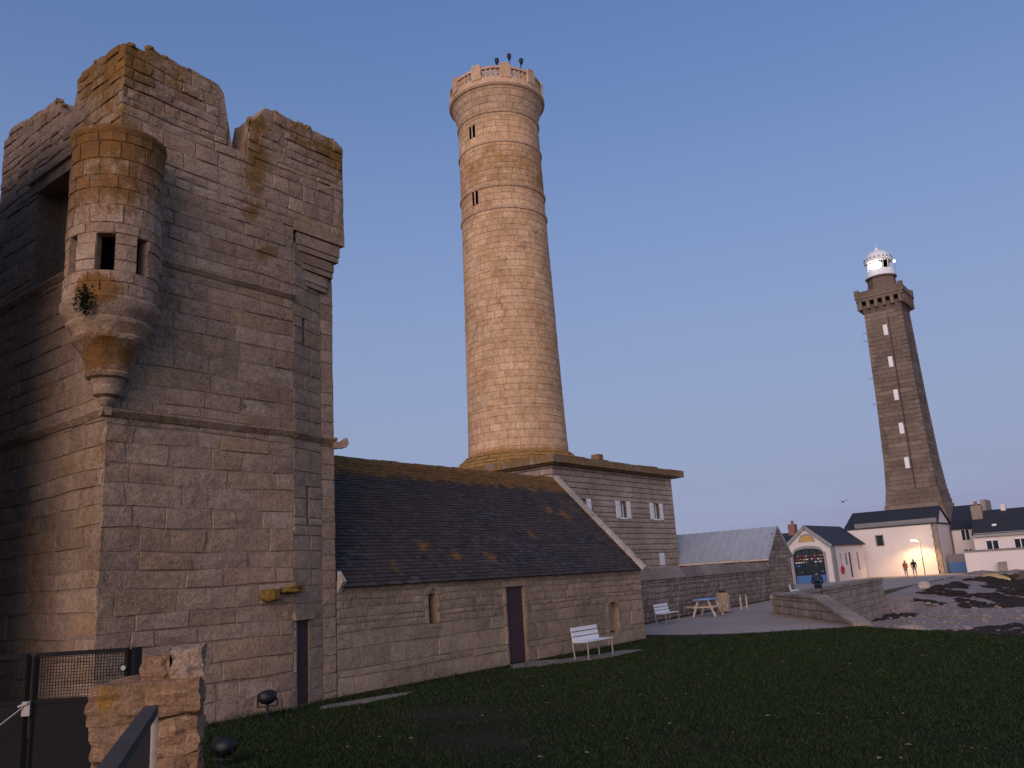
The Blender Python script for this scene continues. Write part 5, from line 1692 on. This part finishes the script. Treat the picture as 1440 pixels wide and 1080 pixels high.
# picnic table
pc = Vector((35.9, 17.0, 0))
tb = thing('picnic_table', 'picnic table with pale blue top against the yard wall', 'picnic table', pc)
e, f = Vector((1, 0.06, 0)).normalized(), Vector((-0.06, 1, 0)).normalized()
for k in range(4):
    MB().obox(pc + f * (-.27 + .18 * k) + Vector((0, 0, 0.74)), e, f, (0, 0, 1), 0.66, 0.085, 0.02).build('top_plank', M_BLUETOP, tb)
for s in (-1, 1):
    for k in range(2): MB().obox(pc + f * s * (.56 + .13 * k) + Vector((0, 0, 0.44)), e, f, (0, 0, 1), 0.66, 0.06, 0.018).build('seat_plank', M_TIMBER, tb)
    MB().obox(pc + e * s * .45 + Vector((0, 0, 0.405)), f, e, (0, 0, 1), 0.78, 0.03, 0.035).build('seat_bearer', M_TIMBER, tb)
    for t_ in (-1, 1): MB().bar(pc + e * s * .47 + f * t_ * .52, pc + e * s * .47 + f * t_ * .22 + Vector((0, 0, .72)), 0.05, 0.09).build('leg', M_TIMBER, tb)
# litter bin
bc = Vector((38.15, 17.25, 0))
bn = thing('litter_bin', 'tan slatted litter bin next to the picnic table', 'bin', bc)
for i in range(14):
    a = 2 * math.pi * i / 14
    q = bc + Vector((math.cos(a), math.sin(a), 0)) * 0.30
    MB().obox(q + Vector((0, 0, 0.47)), (-math.sin(a), math.cos(a), 0), (math.cos(a), math.sin(a), 0), (0, 0, 1), 0.058, 0.012, 0.40).build('slat', M_TAN, bn)
MB().lathe(bc, [(0.24, 0.06), (0.27, 0.08), (0.27, 0.84), (0.31, 0.86), (0.31, 0.90), (0.2, 0.92)], 20).build('drum', M_TAN, bn)
for i in range(3): MB().tube(bc + Vector((0.2 * math.cos(i * 2.1), .2 * math.sin(i * 2.1), 0)), bc + Vector((0.2 * math.cos(i * 2.1), .2 * math.sin(i * 2.1), .1)), 0.02, n=6).build('foot', M_STEEL, bn)
MB().box((bc.x - .1, bc.y - .12, 0.92), (bc.x + .1, bc.y + .1, 1.0)).build('lid_knob', M_BLACK, bn)
for i, (px, py) in enumerate(((40.15, 17.25), (41.1, 17.35))):
    po = thing('marker_post', ('left', 'right')[i] + ' one of two short pale posts by the yard wall', 'post', (px, py, 0), 'short posts by the yard wall')
    MB().tube((px, py, 0), (px, py, 0.62), 0.045, 0.04, 8).build('shaft', M_TIMBER, po)
    MB().lathe((px, py), [(0.045, .62), (0.055, .64), (0.03, .69), (0, .7)], 8).build('cap', M_STEEL, po)


# floodlights on the lawn
def floodlight(p, aim, label, s=1.0, hgt=0.38):
    p, aim = Vector(p), Vector(aim).normalized()
    root = thing('floodlight', label, 'floodlight', p, 'black floodlights on the lawn')
    c = p + Vector((0, 0, hgt))
    side = aim.cross(Vector((0, 0, 1))).normalized(); upd = side.cross(aim)
    MB().tube(p, p + Vector((0, 0, hgt - .1)), 0.025 * s, 0.025 * s, 8).build('stake', M_BLACK, root)
    MB().lathe((p.x, p.y), [(0.10 * s, 0.0), (0.10 * s, 0.03), (0.02, 0.05)], 12).build('base_plate', M_BLACK, root)
    V, Fc = [], []
    rings_ = [(-0.12, 0.02), (-0.11, 0.10), (-0.04, 0.18), (0.05, 0.21), (0.09, 0.215), (0.095, 0.19), (0.05, 0.18)]
    n = 18
    for (t_, r_) in rings_:
        for i in range(n):
            a = 2 * math.pi * i / n
            V.append(c + aim * t_ * s + (side * math.cos(a) * 1.05 + upd * math.sin(a) * 0.8) * r_ * s)
    for k in range(len(rings_) - 1):
        for i in range(n):
            Fc.append((k * n + i, k * n + (i + 1) % n, (k + 1) * n + (i + 1) % n, (k + 1) * n + i))
    MB().add(V, Fc).build('housing', M_BLACK, root, smooth=True)
    V = [c + aim * 0.055 * s + (side * math.cos(2 * math.pi * i / n) * 1.05 + upd * math.sin(2 * math.pi * i / n) * .8) * 0.178 * s for i in range(n)]
    MB().add(V, [tuple(range(n))]).build('lens', M_GLASS, root)
    m = MB()
    for s_ in (-1, 1): m.bar(c + side * s_ * .215 * s, c + side * s_ * .215 * s - Vector((0, 0, .17 * s)), 0.03 * s, 0.02 * s)
    m.bar(c - side * .215 * s - Vector((0, 0, .17 * s)), c + side * .215 * s - Vector((0, 0, .17 * s)), 0.03 * s, 0.02 * s)
    m.build('yoke', M_BLACK, root)
    return root


floodlight((9.72, 13.25, 0), (0.35, 0.75, 0.75), 'black round floodlight on a stake close to the foot of the tower', 0.78, 0.33)
floodlight((6.85, 10.3, 0), (0.85, 0.25, 0.30), 'black floodlight with glinting rim just right of the stone gate pillar', 0.80, 0.22)

# paving by the doors
slab1 = MB().prism([(16.9, 13.35), (17.4, 12.9), (19.4, 12.1), (21.4, 12.2), (21.3, 12.75), (20.2, 12.95), (18.9, 13.3), (18.5, 13.95), (17.6, 13.95)], -0.02, 0.012)
structure(slab1.build('paving', M_SLAB))
structure(MB().prism([(11.0, 13.35), (10.7, 13.0), (11.3, 12.75), (12.6, 12.7), (13.1, 12.95), (12.2, 13.2)], -0.02, 0.012).build('paving', M_SLAB))

# ================================================================== gate pillar, gate and railing in the foreground
rp = random.Random(41)
PW = Vector((math.cos(rad(56)), math.sin(rad(56)), 0)); PU = Vector((PW.y, -PW.x, 0))
PC = Vector((2.465, 4.375, 0)) + PW * 0.18
pillar = thing('gate_pillar', 'stubby pillar of rough orange granite blocks beside the metal gate', 'pillar', PC)


def rough_block(c, hu, hw, hz, rng, mat, name='block', amp=0.03):
    """lumpy squared boulder aligned with the view"""
    bm = bmesh.new()
    bmesh.ops.create_cube(bm, size=2.0)
    bmesh.ops.subdivide_edges(bm, edges=bm.edges[:], cuts=7, use_grid_fill=True)
    off = Vector((rng.uniform(0, 90), rng.uniform(0, 90), rng.uniform(0, 90)))
    V = []
    for v in bm.verts:
        p = v.co.copy()
        q = p.normalized() * 1.25
        p = p.lerp(q, 0.10)
        w = Vector((p.x * hu, p.y * hw, p.z * hz))
        nn = p.normalized()
        w += nn * amp * (mnoise.noise(w * 7 + off) + 0.7 * mnoise.noise(Vector((w.x * 9, w.y * 9, w.z * 30)) + off) + 0.4 * mnoise.noise(w * 40 + off))
        V.append(Vector(c) + PU * w.x + PW * w.y + Vector((0, 0, w.z)))
    Fc = [tuple(v.index for v in f.verts) for f in bm.faces]
    bm.free()
    return MB().add(V, Fc).build(name, mat, pillar)


def PB(u0, u1, z0, z1, mat=M_PILLAR, dw=0.0, hw=0.18):
    c = PC + PU * ((u0 + u1) / 2) + PW * dw + Vector((0, 0, (z0 + z1) / 2))
    return rough_block(c, (u1 - u0) / 2, hw, (z1 - z0) / 2, rp, mat)


PB(-0.285, 0.255, 1.545, 1.725)
PB(-0.27, 0.26, 1.365, 1.54)
PB(-0.265, 0.0, 1.15, 1.36)
PB(0.008, 0.26, 1.15, 1.36)
PB(-0.27, 0.265, 0.90, 1.145)
PB(-0.27, 0.26, 0.55, 0.895)
PB(-0.28, 0.28, -0.05, 0.545)
PB(-0.03, 0.10, 1.73, 1.855, M_PILLAR, 0.0, 0.12)
PB(0.105, 0.265, 1.725, 1.885, M_TOWER, 0.0, 0.13)

# gate
G1 = Vector((3.42, 6.25, 0)); G0 = Vector((2.95, 6.87, 0)); GL = G0 + (G0 - G1) * 1.25
gd = (G1 - G0).normalized(); gn = Vector((gd.y, -gd.x, 0))
gate = thing('metal_gate', 'dark grey double gate with mesh upper panels and solid lower panels', 'gate', G0)
def gpt(p, z): return Vector((p.x, p.y, z))
ZT, ZM, ZG = 1.80, 1.47, 0.15
for side, (a, b) in enumerate(((G0 + gd * 0.03, G1 - gd * 0.06), (GL, G0 - gd * 0.03))):
    leaf = MB()
    for p in (a, b): leaf.bar(gpt(p, ZG), gpt(p, ZT), 0.035, 0.035)
    leaf.bar(gpt(a, ZT), gpt(b, ZT), 0.035, 0.03)
    leaf.bar(gpt(a, ZM), gpt(b, ZM), 0.03, 0.03)
    leaf.bar(gpt(a, ZG), gpt(b, ZG), 0.03, 0.03)
    lf = leaf.build('leaf_frame', M_GATE, gate)
    MB().bar(gpt(a, (ZM + ZG) / 2), gpt(b, (ZM + ZG) / 2), 0.012, ZM - ZG - .03).build('solid_panel', M_GATE, lf)
    mesh = MB()
    L = (b - a).length
    for i in range(1, int(L / 0.022)):
        p = a + gd * i * 0.022
        mesh.bar(gpt(p, ZM), gpt(p, ZT), 0.004, 0.004)
    for i in range(1, 15):
        z = ZM + (ZT - ZM) * i / 15
        mesh.bar(gpt(a, z), gpt(b, z), 0.004, 0.004)
    mesh.build('mesh_panel', M_GATE, lf)
MB().bar(gpt(G1, 0.0), gpt(G1, 1.815), 0.055, 0.055).build('gate_post', M_BLACK, gate)
lk = gate
MB().obox(gpt(G1 - gd * 0.09 - gn * 0.03, 1.67), gd, gn, (0, 0, 1), 0.035, 0.03, 0.028).build('lock_case', M_BLACK, gate)
MB().tube(gpt(G1 - gd * 0.075, 1.675) + gn * 0.05, gpt(G1 - gd * 0.075, 1.675) - gn * 0.08, 0.018, 0.018, 10).build('knob', M_STEEL, gate)
MB().obox(gpt(G0, 1.43) + gn * 0.03, gd, gn, (0, 0, 1), 0.03, 0.02, 0.05).build('latch', M_STEEL, gate)
MB().bar(gpt(G0 - gd * .05, 1.45) + gn * .06, gpt(G0 + gd * .02, 1.47) + gn * .06, 0.014).build('latch_handle', M_STEEL, gate)
MB().tube(gpt(G0, 1.46) + gn * 0.04, gpt(G0 - gd * 0.4, 1.1) + gn * 0.3, 0.005, 0.005, 6).build('stay_wire', M_STEEL, gate)

# railing
RP = Vector((1.615, 2.84, 0)); RE = Vector((0.62, 1.36, 0))
rdv = (RE - RP).normalized()
rail = thing('railing', 'grey mesh railing with pale timber end post at the lower left', 'railing', RP)
MB().obox(gpt(RP, 1.03), rdv, Vector((rdv.y, -rdv.x, 0)), (0, 0, 1), 0.012, 0.021, 0.735).build('end_post', M_TIMBER, rail)
MB().bar(gpt(RP, 1.785) + rdv * 0.03, gpt(RE, 1.785), 0.045, 0.03).build('top_rail', M_RAIL, rail)
ms = MB()
L = (RE - RP).length
for i in range(2, int(L / 0.016)):
    p = RP + rdv * i * 0.016
    ms.bar(gpt(p, 0.5), gpt(p, 1.77), 0.003, 0.003)
for i in range(1, 80):
    z = 0.5 + 1.27 * i / 80
    ms.bar(gpt(RP + rdv * .03, z), gpt(RE, z), 0.003, 0.003)
ms.build('mesh_panel', M_RAIL, rail)
MB().bar(gpt(RE, 0.3), gpt(RE, 1.765), 0.042, 0.042).build('end_post', M_TIMBER, rail)


# ================================================================== people
def person(name_label, base, face_ang, top_mat, leg_mat, pose='stand', hgt=1.7):
    base = Vector(base)
    root = thing('person', name_label, 'person', base, 'people by the sea front')
    k = hgt / 1.75
    fx = Vector((math.cos(face_ang), math.sin(face_ang), 0)); sx_ = Vector((-fx.y, fx.x, 0))
    J = {}
    if pose == 'stand':
        J = dict(pelvis=(0, 0, .95), chest=(0.01, 0, 1.28), neck=(0, 0, 1.48), head=(0.02, 0, 1.58), crown=(0.02, 0, 1.70))
        for s, n in ((1, 'l'), (-1, 'r')):
            J.update({n + 'hip': (0, .1 * s, .92), n + 'knee': (.03, .11 * s, .5), n + 'ank': (-.02, .12 * s, .08), n + 'toe': (.14, .13 * s, .03), n + 'sh': (0, .19 * s, 1.40), n + 'elb': (-.03, .26 * s, 1.12), n + 'wri': (.10, .22 * s, .92), n + 'hand': (.15, .20 * s, .85)})
    else:
        J = dict(pelvis=(0, 0, .12), chest=(0.05, 0, .45), neck=(.10, 0, .64), head=(.14, 0, .74), crown=(.15, 0, .86))
        for s, n in ((1, 'l'), (-1, 'r')):
            J.update({n + 'hip': (.02, .1 * s, .10), n + 'knee': (.42, .12 * s, .12), n + 'ank': (.44, .12 * s, -.30), n + 'toe': (.60, .13 * s, -.36), n + 'sh': (.06, .19 * s, .57), n + 'elb': (.10, .25 * s, .30), n + 'wri': (.32, .16 * s, .20), n + 'hand': (.38, .12 * s, .18)})
    rads = dict(pelvis=.15, chest=.165, neck=.06, head=.095, crown=.075, hip=.105, knee=.065, ank=.045, toe=.035, sh=.075, elb=.05, wri=.035, hand=.035)
    edges = [('pelvis', 'chest'), ('chest', 'neck'), ('neck', 'head'), ('head', 'crown')]
    for n in 'lr':
        edges += [('pelvis', n + 'hip'), (n + 'hip', n + 'knee'), (n + 'knee', n + 'ank'), (n + 'ank', n + 'toe'), ('chest', n + 'sh'), (n + 'sh', n + 'elb'), (n + 'elb', n + 'wri'), (n + 'wri', n + 'hand')]
    names = list(J)
    me = bpy.data.meshes.new('body')
    me.from_pydata([tuple((fx * J[n][0] + sx_ * J[n][1] + Vector((0, 0, J[n][2]))) * k) for n in names], [(names.index(a), names.index(b)) for a, b in edges], [])
    o = bpy.data.objects.new('body', me)
    COL.objects.link(o); o.parent = root
    me.materials.append(top_mat); me.materials.append(leg_mat); me.materials.append(M_SKIN)
    mod = o.modifiers.new('skin', 'SKIN')
    sv = me.skin_vertices[0].data
    for i, n in enumerate(names):
        r_ = rads.get(n, rads.get(n[1:], .05)) * k
        sv[i].radius = (r_, r_)
        sv[i].use_root = n == 'pelvis'
    mod.use_smooth_shade = True
    sub = o.modifiers.new('sub', 'SUBSURF'); sub.levels = 1; sub.render_levels = 1
    bpy.context.view_layer.update()
    dg = bpy.context.evaluated_depsgraph_get()
    ev = bpy.data.meshes.new_from_object(o.evaluated_get(dg))
    o.modifiers.clear()
    o.data = ev
    ev.materials.clear()
    for m_ in (top_mat, leg_mat, M_SKIN): ev.materials.append(m_)
    hz = J['neck'][2] * k; pz = J['pelvis'][2] * k; head = (fx * J['head'][0] + Vector((0, 0, J['head'][2]))) * k
    for p in ev.polygons:
        c = p.center
        p.use_smooth = True
        hands = min((c - (fx * J[n][0] + sx_ * J[n][1] + Vector((0, 0, J[n][2]))) * k).length for n in ('lhand', 'rhand')) < .06
        p.material_index = 2 if (c.z > hz + .02 or hands) else (1 if (c.z < pz if pose == 'stand' else (c.z < pz + .02 or (c.x * fx.x + c.y * fx.y) > .2 * k and c.z < .2)) else 0)
    # hair cap and nose
    hb = MB()
    hp_ = base + head + Vector((0, 0, .05)) - fx * 0.02
    rough_stone(hb, hp_, (0.105 * k, 0.105 * k, 0.11 * k), random.Random(2), 2, 0.06)
    hb.build('hair', M_HAIR, root, smooth=True)
    nb = MB(); rough_stone(nb, base + head + fx * 0.10 * k + Vector((0, 0, -.0)), (0.022, 0.016, 0.025), random.Random(3), 1, 0.05)
    nb.build('nose', M_SKIN, root, smooth=True)
    return root


person('person in dark clothes sitting on the sea wall before the boathouse', (41.9, 13.95 + .02, 0.81), 0.3, M_NAVY, M_BLACKCLOTH, 'sit', 1.72)
person('person in an orange jacket standing before the white hall', (88.5, 20.9, 0), math.pi * 0.9, M_ORANGE, M_GREYCLOTH, 'stand', 1.6)
person('person in a black jacket standing before the white hall', (88.6, 20.15, 0), math.pi * 1.1, M_BLACKCLOTH, M_GREYCLOTH, 'stand', 1.68)

# ================================================================== beach: boat, seaweed, rocks
def boat(c, ang, L, W, H, mat, label, name='boat'):
    c = Vector(c)
    e = Vector((math.cos(ang), math.sin(ang), 0)); f = Vector((-e.y, e.x, 0))
    root = thing(name, label, 'boat', c)
    V, Fc = [], []
    n, m = 14, 9
    for i in range(n + 1):
        t_ = i / n
        w = math.sin(math.pi * (0.03 + 0.85 * t_)) ** 0.8
        for j in range(m):
            a = math.pi * j / (m - 1)
            V.append(c + e * (t_ - .5) * L + f * math.cos(a) * W / 2 * w + Vector((0, 0, .03 + math.sin(a) ** .7 * H * (0.15 + .85 * w))))
    for i in range(n):
        for j in range(m - 1): Fc.append((i * m + j, (i + 1) * m + j, (i + 1) * m + j + 1, i * m + j + 1))
    Fc.append(tuple(range(m))); Fc.append(tuple(reversed(range(n * m, (n + 1) * m))))
    MB().add(V, Fc).build('upturned_hull', mat, root, smooth=True)
    MB().bar(c - e * L * .18 + Vector((0, 0, H * 1.0)), c + e * L * .22 + Vector((0, 0, H * 1.0)), 0.05, 0.10).build('keel', mat, root)
    MB().bar(c - e * L * .46 + f * W * .3, c - e * L * .46 - f * W * .3, 0.06, 0.3).build('transom', M_WHITEPAINT, root)
    return root


bz = beach_z(83.5, 12.8)
boat((84.2, 13.0, -0.55), math.pi / 2 + .06, 2.7, 1.0, 0.55, M_YELLOWP, 'upturned yellow dinghy lying at the top of the beach')
tp = MB()
for i in range(5): rough_stone(tp, (83.7, 14.85 + .25 * i, -.55), (.35, .3, .32 - .03 * i), rb, 2, .3)
tag(tp.build('tarpaulin', M_GREENP), 'crumpled dark green sheet left of the yellow dinghy', 'tarpaulin')
mb = MB(); rough_stone(mb, (64.5, 14.2, beach_z(64.5, 14.2) + .25), (.3, .45, .3), rb, 2, .2)
tag(mb.build('pale_boulder', M_PALE), 'pale boulder on the sand near the end of the sea wall', 'boulder')
mb = MB(); rough_stone(mb, (28.6, 6.9, -.12), (.3, .5, .16), rb, 2, .3)
tag(mb.build('edge_boulder', M_SEAWALL), 'low tawny boulder at the grass edge beside the ramp wall', 'boulder')

weed = MB()
rw = random.Random(77)
def inb(x, y):
    return x > 26 and y < 3.2 + (x - 25) * 0.9 and y < 14.0 and x < 86
def in_weed(x, y):
    v = mnoise.noise(Vector((x * 0.11, y * 0.20, 1.5))) + 0.5 * mnoise.noise(Vector((x * 0.4, y * 0.6, 4.5)))
    bias = 0.24
    if 58 < x < 84: bias = -0.16
    if 36 < x < 53 and y > 3: bias = 0.04
    if 84 <= x: bias = 0.1
    return v > bias
cnt = 0
for i in range(40000):
    x, y = rw.uniform(26, 86), rw.uniform(-14, 14.5)
    if not inb(x, y) or not in_weed(x, y): continue
    s = rw.uniform(0.06, 0.20) * (1 + (x - 26) / 60)
    rough_stone(weed, (x, y, beach_z(x, y) + .01), (s * rw.uniform(.8, 1.6), s * rw.uniform(.8, 2.0), s * rw.uniform(.25, .6)), rw, 1, .5)
    cnt += 1
    if cnt > 8500: break
if weed.v: tag(weed.build('seaweed', M_WEED), 'dark seaweed and wrack strewn over the beach', 'seaweed', kind='stuff')
shingle = MB()
for i in range(1500):
    x, y = rw.uniform(25.5, 60), rw.uniform(-10, 14)
    if not inb(x, y): continue
    s = rw.uniform(0.05, 0.16)
    rough_stone(shingle, (x, y, beach_z(x, y) + .01), (s * 1.2, s * 1.3, s * .6), rw, 1, .4)
tag(shingle.build('shingle', M_SEAWALL), 'loose stones scattered over the beach', 'stones', kind='stuff')

# bird in flight
bp = Vector((0, 0, 0)) + UH * 30.5 + WH * 80 + Vector((0, 0, EYE + 5.2))
bird = thing('bird', 'tiny dark bird flying above the boathouse roof', 'bird', bp)
m = MB(); rough_stone(m, bp, (0.22, 0.08, 0.07), rb, 2, .1); m.build('body', M_BLACKCLOTH, bird, smooth=True)
for s in (-1, 1): MB().extrude([bp + Vector((.08, s * .05, .02)), bp + Vector((-.08, s * .05, .02)), bp + Vector((-.12, s * .45, .16)), bp + Vector((0, s * .5, .17))], (0, 0, .015)).build('wing', M_BLACKCLOTH, bird)

# ================================================================== grass
def point_in(poly, X, Y):
    ins = np.zeros(X.shape, bool)
    n = len(poly)
    for i in range(n):
        (x0, y0), (x1, y1) = poly[i], poly[(i + 1) % n]
        c = ((y0 > Y) != (y1 > Y)) & (X < (x1 - x0) * (Y - y0) / (y1 - y0 + 1e-12) + x0)
        ins ^= c
    return ins


rng = np.random.default_rng(5)


def grass():
    N = 520000
    # denser near the camera
    d = 6.0 + 24.0 * rng.random(N) ** 1.25
    a = YAW + rng.uniform(-0.75, 0.60, N)
    X, Y = d * np.cos(a), d * np.sin(a)
    ok = point_in(LAWN, X, Y)
    ok &= ~((X > 6.7) & (Y > 13.65)) & ~((X > 11.9) & (Y > 13.9))
    def vn(x, y, s, o):
        return np.sin(x * s + o) * np.cos(y * s * 1.13 - o * 2) + 0.6 * np.sin(x * s * 2.3 - y * s * 1.7 + o * 3) + 0.4 * np.sin(x * s * 4.1 + y * s * 5.3 + o)
    m = vn(X, Y, 0.9, 1.3) * 0.35 + vn(X, Y, 3.3, 0.4) * 0.25
    dirt = np.zeros(N)
    for (cx, cy, r_, s) in ((11.2, 10.2, 3.4, .7), (9.3, 8.0, 2.8, .75), (13.5, 8.0, 2.0, .4), (10.5, 5.5, 2.5, .5), (26.0, 12.5, 2.2, 1.2)):
        dirt = np.maximum(dirt, s * np.clip(1 - np.hypot(X - cx, Y - cy) / r_, 0, 1))
    ok &= rng.random(N) < np.clip(0.85 + m * 0.5 - dirt * 1.1, 0.05, 1)
    for P in ([(16.9, 13.35), (17.4, 12.9), (19.4, 12.1), (21.4, 12.2), (21.3, 12.75), (20.2, 12.95), (18.9, 13.3), (18.5, 13.95), (17.6, 13.95)], [(11.0, 13.35), (10.7, 13.0), (11.3, 12.75), (12.6, 12.7), (13.1, 12.95), (12.2, 13.2)]):
        ok &= ~point_in(P, X, Y) | (rng.random(N) < 0.06)
    X, Y, d, m = X[ok], Y[ok], d[ok], m[ok]
    n = len(X)
    h_ = rng.uniform(0.018, 0.05, n) * (1 + 0.5 * np.clip(m, -1, 1))
    # longer grass along the foot of the walls
    wall = ((np.abs(Y - 13.75) < .35) & (X < 12)) | ((np.abs(Y - 13.85) < .35) & (X >= 12))
    h_ = np.where(wall, h_ * rng.uniform(1.5, 3.2, n), h_)
    w = 0.004 + 0.0005 * d
    t_ = rng.uniform(0, 2 * np.pi, n)
    lx, ly = rng.normal(0, .6, n) * h_, rng.normal(0, .6, n) * h_
    V = np.empty((n, 3, 3))
    V[:, 0] = np.stack([X - np.cos(t_) * w, Y - np.sin(t_) * w, np.zeros(n)], 1)
    V[:, 1] = np.stack([X + np.cos(t_) * w, Y + np.sin(t_) * w, np.zeros(n)], 1)
    V[:, 2] = np.stack([X + lx, Y + ly, h_], 1)
    me = bpy.data.meshes.new('grass')
    me.vertices.add(3 * n)
    me.vertices.foreach_set('co', V.ravel())
    me.loops.add(3 * n)
    me.loops.foreach_set('vertex_index', np.arange(3 * n, dtype=np.int32))
    me.polygons.add(n)
    me.polygons.foreach_set('loop_start', np.arange(0, 3 * n, 3, dtype=np.int32))
    me.polygons.foreach_set('loop_total', np.full(n, 3, dtype=np.int32))
    me.update(); me.validate()
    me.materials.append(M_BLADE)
    o = bpy.data.objects.new('grass', me)
    COL.objects.link(o)
    tag(o, 'short dark grass of the lawn', 'grass', kind='stuff')


grass()
lv = MB()
for i in range(90):
    dd = 7 + 17 * rw.random()
    a = YAW + rw.uniform(-.5, .55)
    x, y = dd * math.cos(a), dd * math.sin(a)
    if y > 13.4 and x < 25 or x > 24: continue
    s = rw.uniform(.010, .032)
    t_ = rw.uniform(0, 6.28)
    c, sn = math.cos(t_), math.sin(t_)
    z = rw.uniform(.02, .045)
    lv.add([(x + c * s * 1.6, y + sn * s * 1.6, z), (x - sn * s, y + c * s, z + .012), (x - c * s * 1.6, y - sn * s * 1.6, z), (x + sn * s, y - c * s, z + .01)], [(0, 1, 2, 3)])
tag(lv.build('fallen_leaves', M_TAN), 'pale dead leaves scattered on the grass', 'leaves', kind='stuff')
